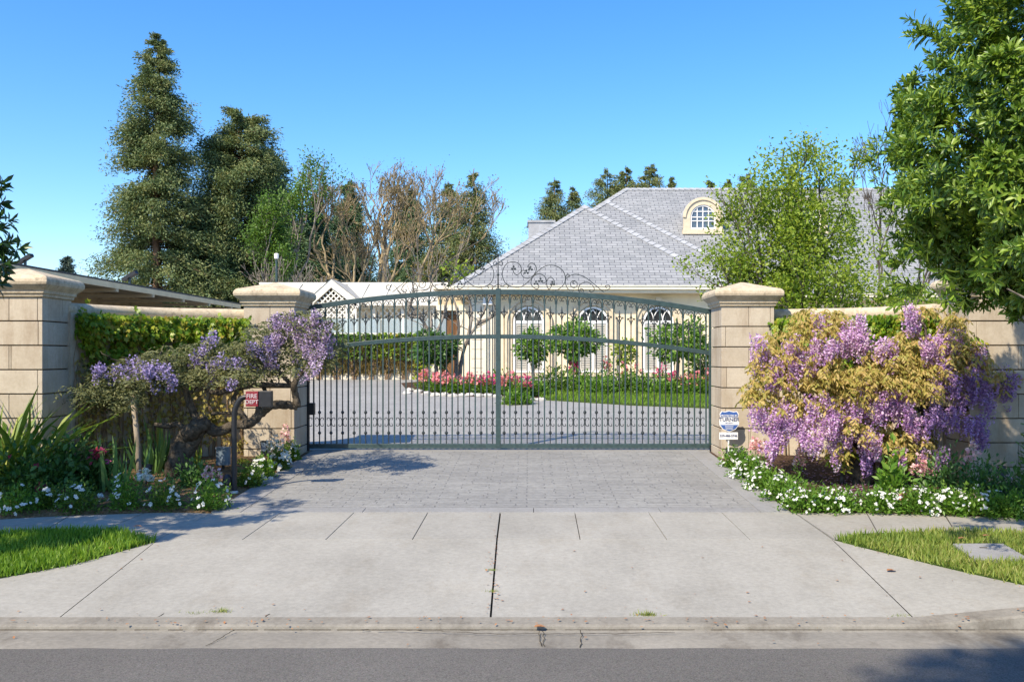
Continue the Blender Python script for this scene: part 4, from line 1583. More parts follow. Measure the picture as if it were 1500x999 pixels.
def fronds(t, name, clumps, n_total, seed, Yf, mat, lsz=.085, droop=.7, back=.35, tm=T_SLIM, width=1.5, spread=1.0):
    """compound leaves: each frond a short arching stalk with drooping leaflets"""
    r = np.random.default_rng(seed)
    area = np.array([c[2] * c[3] for c in clumps], float)
    cnt = np.maximum(3, np.round(area / area.sum() * n_total)).astype(int)
    PP, DD = [], []
    for c, k in zip(clumps, cnt):
        px, py, rx, ry = c[:4]
        a, q = r.uniform(0, 2 * math.pi, k), np.sqrt(r.uniform(0, 1, k)) * spread
        for i in range(k):
            x_, y_ = px + rx * q[i] * math.cos(a[i]), py + ry * q[i] * math.sin(a[i])
            Y = Yf(x_, y_) + abs(r.normal(0, .16)) + (r.uniform(.2, 1.0) if r.uniform() < back else 0)
            p0 = np.array(P(x_, y_, Y))
            az = r.uniform(0, 2 * math.pi)
            dirv = np.array([math.cos(az), math.sin(az) - .3, .35])
            L = r.uniform(.08, .2)
            m = 9
            s = np.linspace(.1, 1, m)
            pts = p0 + dirv * L * s[:, None] + np.column_stack([np.zeros(m), np.zeros(m), -.9 * L * s ** 2])
            sidev = np.array([-dirv[1], dirv[0], 0])
            sg = np.where(np.arange(m) % 2 == 0, 1, -1)[:, None]
            PP.append(pts)
            DD.append(sidev * sg * .7 + dirv * .35 + r.normal(0, .25, (m, 3)) + np.array([0, 0, -droop]))
    PP, DD = np.vstack(PP), np.vstack(DD)
    return leaves(name, PP, DD, r.normal(0, .5, PP.shape) + np.array([0, -.5, .6]), lsz * r.uniform(.6, 1.2, len(PP)), tm, M[mat], t, width=width)


# right: a lilac dome of hanging racemes between bronze leaves
def YR(px, py):
    a = 1 - ((px - 1285) / 225) ** 2
    b = 1 - ((py - 600) / 190) ** 2
    return 12.35 - 1.0 * math.sqrt(max(.02, a)) * math.sqrt(max(.1, b))


tb = G(1262, 712)
wr = thing('wisteria', tb, 'dome of lilac wisteria racemes and bronze leaves in front of the right wall', 'wisteria')
Yt = tb[1]
lines = []
rng = random.Random(21)
for pts, r0, r1 in (
        ([(1262, 716), (1258, 690), (1252, 668), (1240, 640), (1210, 600), (1170, 570)], .11, .03),
        ([(1262, 716), (1268, 690), (1275, 660), (1290, 620), (1310, 580), (1345, 540), (1380, 500)], .10, .03),
        ([(1280, 650), (1330, 610), (1390, 600), (1440, 598), (1462, 590), (1470, 570)], .05, .018),
        ([(1252, 660), (1262, 610), (1255, 550), (1235, 500), (1215, 470)], .06, .015),
        ([(1300, 700), (1305, 670), (1300, 640)], .035, .02),
        ([(1235, 700), (1240, 670), (1250, 650)], .03, .02),
        ([(1345, 540), (1350, 500), (1345, 470)], .03, .012)):
    q = [Vector(P(a, b, Yt + .03 * i)) for i, (a, b) in enumerate(pts)]
    q = [v + Vector((rng.gauss(0, .015), rng.gauss(0, .05), 0)) for v in q]
    q[0].z = min(q[0].z, tb[2])
    lines.append((spline(q, 5), r0, r1))
mb = MB()
for pts, r0, r1 in lines:
    mb.tube(pts, [r0, r1], 9, True, .12, rng)
mb.build('trunk', M['wistbark'], wr, smooth=True)
LR = [(1200, 470, 42, 20), (1150, 505, 38, 22), (1215, 470, 25, 14), (1125, 530, 25, 20), (1180, 548, 62, 22), (1250, 556, 62, 20), (1310, 545, 70, 22), (1370, 560, 40, 20), (1114, 566, 20, 20), (1147, 588, 36, 14), (1230, 585, 40, 14),
      (1300, 566, 62, 20), (1400, 500, 24, 30), (1418, 525, 24, 25), (1258, 622, 40, 14), (1330, 652, 34, 28), (1285, 640, 32, 12), (1228, 660, 16, 14), (1350, 455, 25, 8), (1482, 548, 14, 12), (1104, 582, 12, 12), (1330, 500, 30, 16), (1400, 470, 18, 14),
      (1300, 520, 30, 14), (1365, 530, 35, 14), (1440, 530, 14, 14), (1455, 556, 24, 14), (1215, 520, 25, 10), (1180, 610, 18, 8)]
fronds(wr, 'leaves', LR, 2300, 31, YR, 'bronze', .082, 1.0)
fronds(wr, 'young_leaves', [(1330, 660, 26, 18), (1235, 665, 18, 14), (1420, 500, 18, 18), (1320, 600, 14, 14), (1250, 500, 20, 10)], 130, 33, YR, 'ivy', .085)
FR = [(1228, 490, 36, 32, 'lilac'), (1188, 518, 40, 28, 'lilac'), (1126, 528, 24, 34, 'lilac'), (1150, 552, 24, 20, 'lilac'), (1265, 514, 46, 26, 'lilac'), (1160, 530, 30, 20, 'lilac'), (1345, 474, 30, 20, 'lilac'), (1385, 495, 20, 30, 'lilac'), (1350, 512, 20, 18, 'lilac'),
      (1126, 615, 22, 30, 'lilac'), (1150, 622, 34, 32, 'lilac'), (1202, 618, 24, 44, 'lilac'), (1232, 605, 14, 26, 'lilac'), (1285, 590, 30, 24, 'lilac'), (1330, 596, 30, 22, 'lilac'), (1262, 652, 30, 22, 'lilac'), (1312, 664, 14, 22, 'lilac'),
      (1362, 668, 18, 22, 'lilac'), (1284, 640, 16, 20, 'lilac'), (1272, 680, 8, 16, 'shadelilac'), (1395, 560, 36, 34, 'shadelilac'), (1430, 555, 24, 30, 'shadelilac'), (1412, 628, 32, 24, 'shadelilac'), (1466, 578, 18, 34, 'shadelilac'), (1446, 572, 16, 24, 'shadelilac'), (1382, 605, 20, 26, 'shadelilac'),
      (1330, 625, 14, 14, 'lilac'), (1170, 640, 40, 24, 'lilac'), (1215, 640, 28, 26, 'lilac'), (1152, 600, 32, 18, 'lilac'), (1305, 605, 40, 20, 'lilac'), (1440, 525, 12, 12, 'lilac'), (1130, 648, 18, 14, 'lilac')]
fronds(wr, 'front_leaves', LR, 420, 36, lambda a, b: YR(a, b) - .34, 'bronze', .078, 1.0, 0)
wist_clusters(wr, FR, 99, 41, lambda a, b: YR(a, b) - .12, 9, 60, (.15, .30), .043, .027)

# left: twisted trunk with flat spreading limbs, sage leaves, bluish flowers
YLt = 12.2
wl = thing('wisteria', (Xp(258, YLt), YLt, H(YLt)), 'twisted old wisteria with flat limbs and pale lilac blooms in the left bed', 'wisteria')
rng = random.Random(5)
mb = MB()
for pts, rr in (
        ([(256, 706), (258, 690), (262, 668), (270, 645), (284, 628), (304, 620)], [.19, .165, .155, .15, .13, .11]),
        ([(246, 704), (252, 680), (266, 650), (290, 632)], [.08, .10, .10, .08]),
        ([(280, 704), (274, 680), (278, 655), (296, 630)], [.08, .10, .11, .08]),
        ([(300, 622), (318, 632), (345, 622), (365, 620), (383, 605), (398, 594), (420, 593), (436, 596)], [.10, .085, .075, .075, .07, .07, .07, .055]),
        ([(436, 596), (433, 580), (431, 564), (440, 548), (448, 540), (452, 522)], [.06, .055, .05, .04, .03, .02]),
        ([(432, 565), (405, 564), (376, 564), (345, 569), (320, 575), (296, 570)], [.035, .04, .04, .045, .045, .03]),
        ([(296, 628), (284, 606), (276, 586), (268, 566), (240, 562), (212, 560), (196, 562), (180, 574)], [.075, .06, .055, .05, .04, .035, .03, .025]),
        ([(280, 640), (262, 622), (246, 624), (226, 622)], [.07, .045, .045, .035]),
        ([(280, 575), (300, 555), (330, 545), (360, 535)], [.03, .02, .016, .01]),
        ([(430, 566), (412, 548), (398, 525), (388, 500)], [.035, .03, .02, .012]),
        ([(350, 568), (342, 585), (350, 600), (362, 618)], [.03, .04, .04, .05]),
        ([(196, 562), (170, 552), (150, 548)], [.022, .016, .01]),
        ([(445, 545), (470, 520), (480, 495)], [.02, .014, .008]),
        ([(310, 606), (330, 605), (352, 604)], [.03, .025, .03]),
        ([(376, 612), (380, 590), (388, 575), (384, 562)], [.045, .04, .035, .03])):
    q = [Vector(P(a, b, YLt + (rng.gauss(0, .06) if i else 0))) for i, (a, b) in enumerate(pts)]
    mb.tube(spline(q, 6), [v * .86 for v in rr], 10, True, .14, rng)
for k in range(60):
    a, b = rng.uniform(150, 470), rng.uniform(525, 565)
    q = [Vector(P(a, b, YLt + rng.gauss(0, .2)))]
    d = Vector((rng.gauss(0, .5), rng.gauss(0, .5), rng.uniform(.1, .8)))
    for i in range(4):
        q.append(q[-1] + d * .08 + Vector((rng.gauss(0, .03), rng.gauss(0, .03), 0)))
    mb.tube(q, [.010, .004], 4, False)
mb.build('trunk', M['wistbark'], wl, smooth=True)
YL = lambda a, b: YLt - .12 + .25 * math.sin(a * .05) - .2 * (1 if b > 540 else 0)
LL = [(170, 552, 38, 16), (215, 540, 45, 18), (265, 530, 50, 22), (315, 520, 48, 22), (355, 530, 40, 24), (395, 500, 40, 26), (440, 480, 45, 22), (470, 510, 28, 24), (415, 530, 40, 18), (430, 470, 30, 10), (160, 570, 32, 12), (240, 555, 50, 10),
      (330, 550, 60, 10), (180, 585, 30, 12), (120, 575, 18, 14), (465, 475, 25, 10), (480, 530, 14, 8)]
fronds(wl, 'leaves', LL, 2300, 51, lambda a, b: YL(a, b) - .16, 'sage', .06, .45, .45, T_SLIM, 1.4, 1.15)
FL = [(155, 540, 16, 10, 'bluelilac'), (180, 540, 20, 14, 'bluelilac'), (215, 548, 22, 14, 'bluelilac'), (245, 556, 16, 14, 'bluelilac'), (300, 508, 16, 12, 'bluelilac'), (322, 535, 14, 12, 'bluelilac'), (290, 528, 12, 9, 'bluelilac'),
      (380, 515, 20, 16, 'bluelilac'), (352, 542, 12, 12, 'bluelilac'), (415, 488, 24, 20, 'palelilac'), (445, 478, 30, 18, 'palelilac'), (470, 500, 24, 20, 'palelilac'), (485, 510, 12, 16, 'palelilac'), (430, 508, 25, 16, 'palelilac'), (400, 530, 20, 12, 'palelilac'),
      (455, 540, 16, 12, 'palelilac'), (335, 560, 12, 8, 'bluelilac')]
wist_clusters(wl, FL, 68, 61, lambda a, b: YL(a, b) - .17, 4, 40, (.08, .18), .045, .027)

# fallen petals under the right wisteria
r = np.random.default_rng(8)
pp = np.array([G(a, b) for a, b in zip(r.normal(1262, 62, 900), r.uniform(676, 735, 900))])
pp = pp[(pp[:, 0] > XR + .15)]
pp[:, 2] += .05
tag(leaves('fallen_petals', pp, r.normal(0, 1, pp.shape) * np.array([1, 1, .1]), np.tile((0, 0, 1.), (len(pp), 1)), r.uniform(.02, .045, len(pp)), T_DIAMOND, M['fallen'], width=1.7), 'lilac petals fallen on the mulch under the right wisteria', 'petals', kind='stuff')

# ------------------------------------------------------------------ left bed plants
blades('strap_leaf_plant', 6, 722, 190, 1.5, .17, 'tall bright green strap leaf plant before the left wall pillar', 'plant', 'blade', T_ARCH, .34, 1, width=.62)
blades('iris_clump', 168, 722, 30, .72, .10, 'grey green iris clump left of the wooden stake', 'iris', 'iris', T_SWORD, .16, 2, 'iris clumps without flowers', .8)
blades('iris_clump', 226, 695, 44, .68, .10, 'sunlit bright green iris clump right of the wooden stake', 'iris', 'iris', T_SWORD, .16, 3, 'iris clumps without flowers', .95)
blades('iris_clump', 286, 692, 14, .55, .05, 'small iris clump right of the twisted wisteria trunk', 'iris', 'blade', T_SWORD, .14, 4, 'iris clumps without flowers', .8)
blades('iris_clump', 233, 640, 8, .9, .06, 'tall thin iris leaves against the creeper behind the trunk', 'iris', 'blade', T_SWORD, .10, 5, 'iris clumps without flowers', .6, wpos=(Xp(236, 13.2), 13.2, -.05))
gb = 'leafy shrubs in the left bed'
mound('leafy_shrub', 48, 735, .50, .62, 'dark leafy shrub with crimson blooms at the far left front', 'shrub', 'darkleaf', 1500, .085, 'crimson', 26, .075, gb, 1, T_LEAF, wid=1.5)
mound('leafy_shrub', 100, 722, .46, .68, 'tallest dark leafy shrub of the left bed, beside the left wall pillar', 'shrub', 'darkleaf', 1500, .09, None, 0, .05, gb, 2, T_LEAF, wid=1.4)
mound('leafy_shrub', 138, 718, .26, .50, 'leafy shrub topped by a hot pink flower head left of the iris', 'shrub', 'darkleaf', 700, .08, None, 0, .05, gb, 3, T_LEAF, wid=1.3, spikes=('hotpink', 2, .2, .07))
mound('leafy_shrub', 283, 716, .24, .34, 'small dark rose shrub at the foot of the twisted wisteria trunk', 'shrub', 'darkleaf', 650, .06, None, 0, .05, gb, 4, T_LEAF, wid=1.4)
gm = 'white flowered mounds along the left bed edge'
for i, (px, py, rx, h, lab, nf) in enumerate((
        (28, 752, .32, .30, 'white flowered mound at the far left of the front row', 40), (118, 750, .32, .32, 'white flowered mound in the front row below the tall shrub', 44), (185, 747, .22, .40, 'white flowered mound in front of the grey green iris', 26),
        (243, 746, .27, .36, 'white flowered mound in front of the left bed spotlight', 34), (308, 746, .28, .34, 'white flowered mound left of the gooseneck post', 34), (365, 712, .24, .26, 'leafy green mound right of the gooseneck post', 6),
        (385, 700, .20, .28, 'white flowered mound in the middle of the left drive edge', 40), (408, 688, .20, .34, 'white flowered mound on the left drive edge nearest the gate pillar', 60), (428, 674, .13, .26, 'white flowered mound at the right front corner of left gate pillar', 30),
        (75, 748, .22, .26, 'low mound with few white flowers between two front mounds at left', 14))):
    mound('flowering_mound', px, py, rx * .82, h, lab, 'flowers', 'groundleaf' if i % 2 == 0 else 'boxleaf', 1200, .045, 'whitepetal', int(nf * .75), .032 if i < 6 else .042, gm, 10 + i, T_SLIM, wid=1.6)
gs = 'flowering stalks in the beds'
mound('snapdragon', 213, 732, .10, .36, 'white snapdragon in front of the black spotlight', 'flowers', 'darkleaf', 90, .06, group=gs, seed=30, tm=T_SLIM, spikes=('whitepetal', 4, .12, .045))
mound('snapdragon', 311, 722, .10, .30, 'pale pink snapdragon left of the gooseneck post', 'flowers', 'darkleaf', 90, .06, group=gs, seed=31, tm=T_SLIM, spikes=('palepink', 4, .12, .045))
mound('snapdragon', 421, 675, .11, .42, 'pink and white snapdragon before left gate pillar', 'flowers', 'groundleaf', 110, .06, group=gs, seed=32, tm=T_SLIM, spikes=('palepink', 3, .26, .045))
mound('snapdragon', 402, 682, .14, .36, 'white snapdragon left of the pink and white one', 'flowers', 'groundleaf', 110, .06, group=gs, seed=33, tm=T_SLIM, spikes=('whitepetal', 5, .2, .04))
mound('dry_tuft', 357, 682, .14, .08, 'low yellow green tuft at the foot of left gate pillar', 'plant', 'ivy', 200, .05, seed=34, tm=T_SLIM)
mound('hanging_shrub', 128, 640, .55, .8, 'dim sage shrub against the creeper beside the left wall pillar', 'shrub', 'sage', 900, .07, seed=35, tm=T_SLIM, wpos=(Xp(150, 12.9), 12.9, .75), ry=.3, wid=1.4)

# ------------------------------------------------------------------ right bed plants
gm = 'white flowered mounds along the right bed edge'
edge = [(1078, 684, .22, .26, 'white flowered mound at the foot of right gate pillar', 100), (1098, 700, .26, .28, 'white flowered mound second from the gate pillar on the right drive edge', 110), (1122, 716, .28, .28, 'white flowered mound halfway along the right drive edge', 110),
        (1148, 732, .28, .28, 'white flowered mound third from the sidewalk corner on the right drive edge', 60), (1180, 748, .30, .28, 'white flowered mound at the corner of right drive edge and sidewalk', 40), (1225, 749, .27, .26, 'white flowered mound right of the corner, before the wisteria trunk', 70),
        (1290, 750, .26, .26, 'white flowered mound just right of the gap before the wisteria trunk', 70), (1340, 751, .28, .28, 'white flowered mound below the tall green perennial', 90), (1385, 752, .28, .28, 'white flowered mound midway between perennial and right edge', 90),
        (1428, 754, .28, .30, 'white flowered mound in front of the right wall pillar', 60), (1478, 758, .28, .28, 'sparse mound at the far right of the front row', 14)]
for i, (px, py, rx, h, lab, nf) in enumerate(edge):
    mound('flowering_mound', px, py, rx, h, lab, 'flowers', 'groundleaf', 1250, .05, 'whitepetal', int(nf * .7), .027, gm, 50 + i, T_SLIM, wid=1.7)
mound('green_perennial', 1308, 742, .17, .62, 'tall leafy bright green perennial among the white mounds', 'plant', 'groundleaf', 420, .11, seed=70, tm=T_SLIM, wid=1.6)
blades('iris_clump', 1275, 738, 26, .34, .08, 'short grey green iris clump left of the tall perennial', 'iris', 'iris', T_SWORD, .4, 6, 'iris clumps without flowers', .9)
gb = 'leafy shrubs in the right bed'
mound('leafy_shrub', 1392, 735, .38, .55, 'leafy shrub below the shade-tinted racemes', 'shrub', 'darkleaf', 900, .075, group=gb, seed=71, tm=T_LEAF, wid=1.2)
mound('leafy_shrub', 1440, 745, .34, .55, 'leafy shrub with pink blooms before the right wall pillar', 'shrub', 'darkleaf', 900, .075, 'palepink', 8, .07, gb, 72, T_LEAF, wid=1.2)
mound('leafy_shrub', 1500, 752, .36, .52, 'dark leafy shrub cut by the right edge of the view', 'shrub', 'darkleaf', 900, .075, group=gb, seed=73, tm=T_LEAF, wid=1.2)
mound('snapdragon', 1110, 690, .12, .40, 'pale pink snapdragon behind the white mounds near the sign', 'flowers', 'groundleaf', 110, .06, group=gs, seed=74, tm=T_SLIM, spikes=('palepink', 6, .18, .045))
mound('snapdragon', 1168, 712, .10, .40, 'pale pink snapdragon left of the right wisteria trunk', 'flowers', 'groundleaf', 110, .06, group=gs, seed=75, tm=T_SLIM, spikes=('palepink', 3, .2, .045))
mound('snapdragon', 1352, 728, .12, .42, 'white and pink snapdragon under the lowest bronze leaves', 'flowers', 'groundleaf', 110, .06, group=gs, seed=76, tm=T_SLIM, spikes=('palepink', 5, .2, .045))
mound('snapdragon', 1425, 735, .10, .66, 'tall pink snapdragon beside the right wall pillar', 'flowers', 'darkleaf', 110, .06, group=gs, seed=77, tm=T_SLIM, spikes=('palepink', 3, .16, .045))
mound('snapdragon', 1327, 752, .05, .24, 'single salmon snapdragon in the front row of white mounds', 'flowers', 'groundleaf', 50, .05, group=gs, seed=78, tm=T_SLIM, spikes=('pink', 1, .14, .035))
mound('edge_shrub', 1520, 690, .32, .9, 'green shrub leaning in at the right edge by the wall pillar', 'shrub', 'boxleaf', 700, .07, seed=79, tm=T_LEAF, wpos=(Xp(1530, 11.3), 11.3, -.1), wid=1.3)
x, y, z = G(1259, 748)
t = thing('bed_stone', (x, y + .5, z), 'pale rough stone before the right wisteria trunk', 'stone')
MB().lathe([(.06, -.02), (.075, .04), (.06, .12), (.03, .16)], (x, y + .5, z), 7).build('stone', M['concretestone'], t, bevel=.01)

# ------------------------------------------------------------------ the house
GZ = .735
house = thing('stucco_house', (2.4, 34, GZ), 'cream stucco house with grey slate hip roofs and arched windows behind the gate', 'house')


def roof_mesh(name, faces, parent, eave_dir=None):
    """faces: lists of 3d points, first edge along the eave; uv in metres along eave / up slope"""
    mb = MB()
    uv = []
    for pts in faces:
        p = [Vector(q) for q in pts]
        e = (p[1] - p[0]).normalized()
        nrm_ = e.cross(p[2] - p[0]).normalized()
        s = nrm_.cross(e)
        mb.add(p, [tuple(range(len(p)))])
        uv += [((q - p[0]).dot(e) + p[0].x, (q - p[0]).dot(s)) for q in p]
    mb.uv = uv
    return mb.build(name, M['slate'], parent)


PT = .74
ZE = 4.2


def hip_block(xl, xr, yf, yb):
    """front hip with ridge running back"""
    hw = (xr - xl) / 2
    cx = (xl + xr) / 2
    zr = ZE + PT * hw
    a = (cx, yf + hw, zr)
    b = (cx, yb, zr)
    return [[(xl, yf, ZE), (xr, yf, ZE), a], [(xl, yb, ZE), (xl, yf, ZE), a, b], [(xr, yf, ZE), (xr, yb, ZE), b, a]], a


fA, aA = hip_block(-2.82, 7.66, 33.4, 42)
fB, aB = hip_block(-2.66, 10.0, 35.7, 45)
XRM = 27.0
fM = [[(-3.1, 37.9, ZE), (XRM, 37.9, ZE), (XRM - 8.1, 46, 10.2), (5.0, 46, 10.2)], [(-3.1, 54.1, ZE), (-3.1, 37.9, ZE), (5.0, 46, 10.2)],
      [(XRM, 54.1, ZE), (-3.1, 54.1, ZE), (5.0, 46, 10.2), (XRM - 8.1, 46, 10.2)], [(XRM, 37.9, ZE), (XRM, 54.1, ZE), (XRM - 8.1, 46, 10.2)]]
rf = roof_mesh('roof', fA + fB + fM, house)


FRONT, LEFT, RIGHT, BACK = (0, -PT, 1), (-PT, 0, 1), (PT, 0, 1), (0, PT, 1)


def cap_line(a, b, n1, n2, name='hip_cap'):
    """overlapping slate caps folded over a hip or ridge"""
    a, b = Vector(a), Vector(b)
    n1, n2 = Vector(n1).normalized(), Vector(n2).normalized()
    L = (b - a).length
    t = (b - a).normalized()
    n = int(L / .30)
    mb = MB()
    mid = (n1 + n2).normalized()
    for nn, oo in ((n1, n2), (n2, n1)):
        l = nn.cross(t)
        if l.dot(oo) > 0:
            l = -l
        for i in range(n):
            p = a + t * (i * L / n)
            q = a + t * ((i + 1.1) * L / n)
            h0, h1 = .055, .02
            mb.add([p + mid * .07, q + mid * .035, q + l * .20 + nn * h1, p + l * .20 + nn * h0, p + mid * .02, p + l * .20 + nn * .005, q + l * .20 + nn * .003],
                   [(0, 1, 2, 3), (0, 3, 5, 4), (3, 2, 6, 5)])
    return mb.build(name, M['slatecap'], rf)


cap_line((-2.82, 33.4, ZE), aA, FRONT, LEFT)
cap_line((7.66, 33.4, ZE), aA, FRONT, RIGHT)
cap_line(aA, (aA[0], 40.9, aA[2]), LEFT, RIGHT, 'ridge_cap')
cap_line((10.0, 35.7, ZE), aB, FRONT, RIGHT)
cap_line((-2.66, 35.7, ZE), aB, FRONT, LEFT)
cap_line((-3.1, 37.9, ZE), (5, 46, 10.2), FRONT, LEFT)
cap_line((5, 46, 10.2), (XRM - 8.1, 46, 10.2), FRONT, BACK, 'ridge_cap')
mb = MB()
for x0, x1, y, ys in ((-2.82, 7.66, 33.4, 33.4), (7.66, 10.0, 35.7, 35.7), (10.0, XRM, 37.9, 37.9)):
    mb.box(x0, x1, y - .10, y + .02, ZE - .14, ZE + .0)
    mb.box(x0, x1, y - .13, y - .09, ZE - .03, ZE + .01)
mb.box(-2.92, -2.80, 33.3, 42, ZE - .14, ZE)
mb.build('gutter', M['cream2'], house)
mb = MB()
mb.box(-2.80, 7.64, 33.43, 34.0, ZE - .26, ZE - .19)
mb.box(-2.80, 7.64, 33.42, 33.46, ZE - .24, ZE - .05)
mb.box(-2.80, -2.2, 33.43, 40, ZE - .27, ZE - .2)
mb.box(7.66, 10, 35.73, 36.4, ZE - .26, ZE - .17)
mb.box(10, XRM, 37.93, 38.6, ZE - .26, ZE - .17)
mb.build('soffit', M['cream2'], house)
mb = MB().box(-2.2, 7.06, 34.0, 41, GZ - .1, ZE - .1)
mb.box(7.06, 9.4, 36.3, 41, GZ - .1, ZE - .1)
mb.box(9.4, 26.4, 38.5, 52, GZ - .1, ZE - .1)
mb.box(-2.5, 9.4, 41, 52, GZ - .1, ZE - .1)
mb.build('wall', M['cream'], house)


def arch_window(cx, zb, zs, hw, yf, parent):
    """arched window: dark glass, white gothic tracery, shuttered sashes, stone surround"""
    f = MB()
    y0, y1 = yf - .10, yf - .004
    fw = .075
    f.box(cx - hw, cx - hw + fw, y0, y1, zb, zs)
    f.box(cx + hw - fw, cx + hw, y0, y1, zb, zs)
    f.ring(cx, zs, hw - fw, hw, y0, y1, n=22)
    f.box(cx - hw + fw, cx + hw - fw, y0 + .004, y1, zs - .07, zs + .05)
    f.box(cx - hw + fw, cx + hw - fw, y0 + .004, y1, zb, zb + .09)
    f.box(cx - .04, cx + .04, y0 + .008, y1, zb + .09, zs - .07)
    w_ = f.build('window', M['white'], parent)
    g = MB()
    pts = [(cx - hw + fw, zb + .09), (cx + hw - fw, zb + .09)] + [(cx + (hw - fw) * math.cos(a), zs + (hw - fw) * math.sin(a)) for a in np.linspace(0, math.pi, 18)]
    g.prism(pts, lambda x, z: (x, yf - .003, z), lambda x, z: (x, yf - .02, z))
    g.build('pane', M['pane'], w_)
    tr = MB()
    r_ = hw - fw
    # intersecting arcs
    for cc, a0, a1 in ((cx - r_ * .98, 0, 62), (cx + r_ * .98, 118, 180), (cx - r_ * 1.66, 0, 37), (cx + r_ * 1.66, 143, 180), (cx - r_ * .34, 22, 88), (cx + r_ * .34, 92, 158)):
        rr = r_ * 1.32
        line = []
        for a in np.linspace(R(a0), R(a1), 14):
            x, z = cc + rr * math.cos(a), zs + .05 + rr * math.sin(a) * .93
            if math.hypot(x - cx, z - zs) < r_ * 1.0:
                line.append((x, yf - .045, z))
        if len(line) > 2:
            tr.tube(line, .021, 5)
    tr.build('tracery', M['white'], w_)
    lv = MB()
    for s in (-1, 1):
        xa, xb = sorted((cx + s * .045, cx + s * (r_ - .01)))
        lv.box(xa, xa + .05, yf - .075, yf - .03, zb + .095, zs - .075)
        lv.box(xb - .05, xb, yf - .075, yf - .03, zb + .095, zs - .075)
        for zz in (zb + .1, (zb + zs) / 2 + .1, zs - .15):
            lv.box(xa + .05, xb - .05, yf - .075, yf - .03, zz, zz + .06)
        z = zb + .18
        while z < zs - .18:
            lv.add([(xa + .05, yf - .072, z), (xb - .05, yf - .072, z), (xb - .05, yf - .03, z + .058), (xa + .05, yf - .03, z + .058)], [(0, 1, 2, 3)])
            z += .068
    lv.build('shutter', M['shutter'], w_)
    s = MB()
    o = .28
    y0, y1 = yf - .15, yf - .001
    s.ring(cx, zs, hw + .05, hw + o, y0 + .06, y1, n=22)
    s.ring(cx, zs, hw + o - .05, hw + o + .03, y0, y1, n=22)
    for sg in (-1, 1):
        a, b = sorted((cx + sg * (hw + .05), cx + sg * (hw + o)))
        s.box(a, b, y0 + .06, y1, zb - .1, zs)
        a, b = sorted((cx + sg * (hw + o - .05), cx + sg * (hw + o + .03)))
        s.box(a, b, y0, y1, zb - .1, zs)
    s.box(cx - .10, cx + .10, y0 - .05, y0 + .055, zs + hw + .03, zs + hw + .36)
    s.box(cx - hw - o - .06, cx + hw + o + .06, y0 - .05, y1, zb - .16, zb - .02)
    s.build('stone_surround', M['trim'], w_)


for cx in (-.02, 2.44, 4.94):
    arch_window(cx, .93, 2.86, .585, 34.0, house)
# quoin pilaster and downspout at the left corner
mb = MB()
for i in range(9):
    mb.box(-2.30, -1.62, 33.93, 33.998, GZ + .36 * i + .01, GZ + .36 * i + .355)
mb.box(-1.75, -1.35, 33.90, 34.0, GZ - .05, 3.55)
mb.build('corner_pilaster', M['cream2'], house)
mb = MB().tube([(-1.58, 33.84, GZ), (-1.58, 33.84, 3.55), (-1.58, 33.6, 3.95), (-1.58, 33.4, 4.08)], .05, 8)
ds = mb.build('downspout', M['cream2'], house)
MB().box(-1.76, -1.40, 33.70, 33.89, 3.50, 3.78).build('rain_head', M['white'], ds, bevel=.02)
MB().box(-1.62, -1.38, 33.72, 33.9, 3.86, 4.0).build('eave_lamp', M['cream2'], house)


def dormer(cx):
    yd, zb, zs, rr = 42.25, 7.44, 8.12, .86
    f = MB()
    pts = [(cx - rr, zb), (cx + rr, zb)] + [(cx + rr * math.cos(a), zs + rr * math.sin(a)) for a in np.linspace(0, math.pi, 20)]
    f.prism(pts, lambda x, z: (x, 45.5, z), lambda x, z: (x, yd, z))
    d = f.build('dormer', M['slatecap'], house)
    f = MB().ring(cx, zs, .60, .90, yd - .16, yd - .002, n=24)
    f.ring(cx, zs, .82, .95, yd - .22, yd - .002, n=24)
    for s in (-1, 1):
        a, b = sorted((cx + s * .60, cx + s * .93))
        f.box(a, b, yd - .16, yd - .002, zb, zs)
    f.box(cx - .98, cx + .98, yd - .24, yd - .002, zb - .12, zb + .1)
    f.build('dormer_surround', M['trim'], d)
    g = MB().prism([(cx - .6, zb + .1), (cx + .6, zb + .1)] + [(cx + .6 * math.cos(a), zs + .6 * math.sin(a)) for a in np.linspace(0, math.pi, 16)], lambda x, z: (x, yd - .003, z), lambda x, z: (x, yd - .05, z))
    g.build('pane', M['skypane'], d)
    f = MB().ring(cx, zs, .53, .60, yd - .12, yd - .055, n=20)
    f.box(cx - .6, cx - .53, yd - .12, yd - .055, zb + .1, zs)
    f.box(cx + .53, cx + .6, yd - .12, yd - .055, zb + .1, zs)
    f.box(cx - .6, cx + .6, yd - .13, yd - .055, zb + .1, zb + .2)
    for x in (-.27, 0, .27):
        f.box(cx + x - .022, cx + x + .022, yd - .10, yd - .055, zb + .2, zs + math.sqrt(.55 ** 2 - x * x))
    for z in (zb + .52, zs + .02, ):
        f.box(cx - .55, cx + .55, yd - .098, yd - .057, z - .022, z + .022)
    f.box(cx - .46, cx + .46, yd - .098, yd - .057, zs + .27, zs + .31)
    f.build('sash', M['white'], d)


dormer(Xp(1029, 42.25))
dormer(Xp(1182, 42.25))
# the slate-clad box behind the left slope
xa, xb, yy = Xp(774, 50), Xp(812, 50), 50
mb = MB().box(xa, xb, yy, yy + 2, 4.4, Zp(326, yy))
mb.box(xa - .06, xb + .06, yy - .06, yy + 2.06, Zp(326, yy), Zp(326, yy) + .12)
mb.build('chimney', M['slatecap'], house)
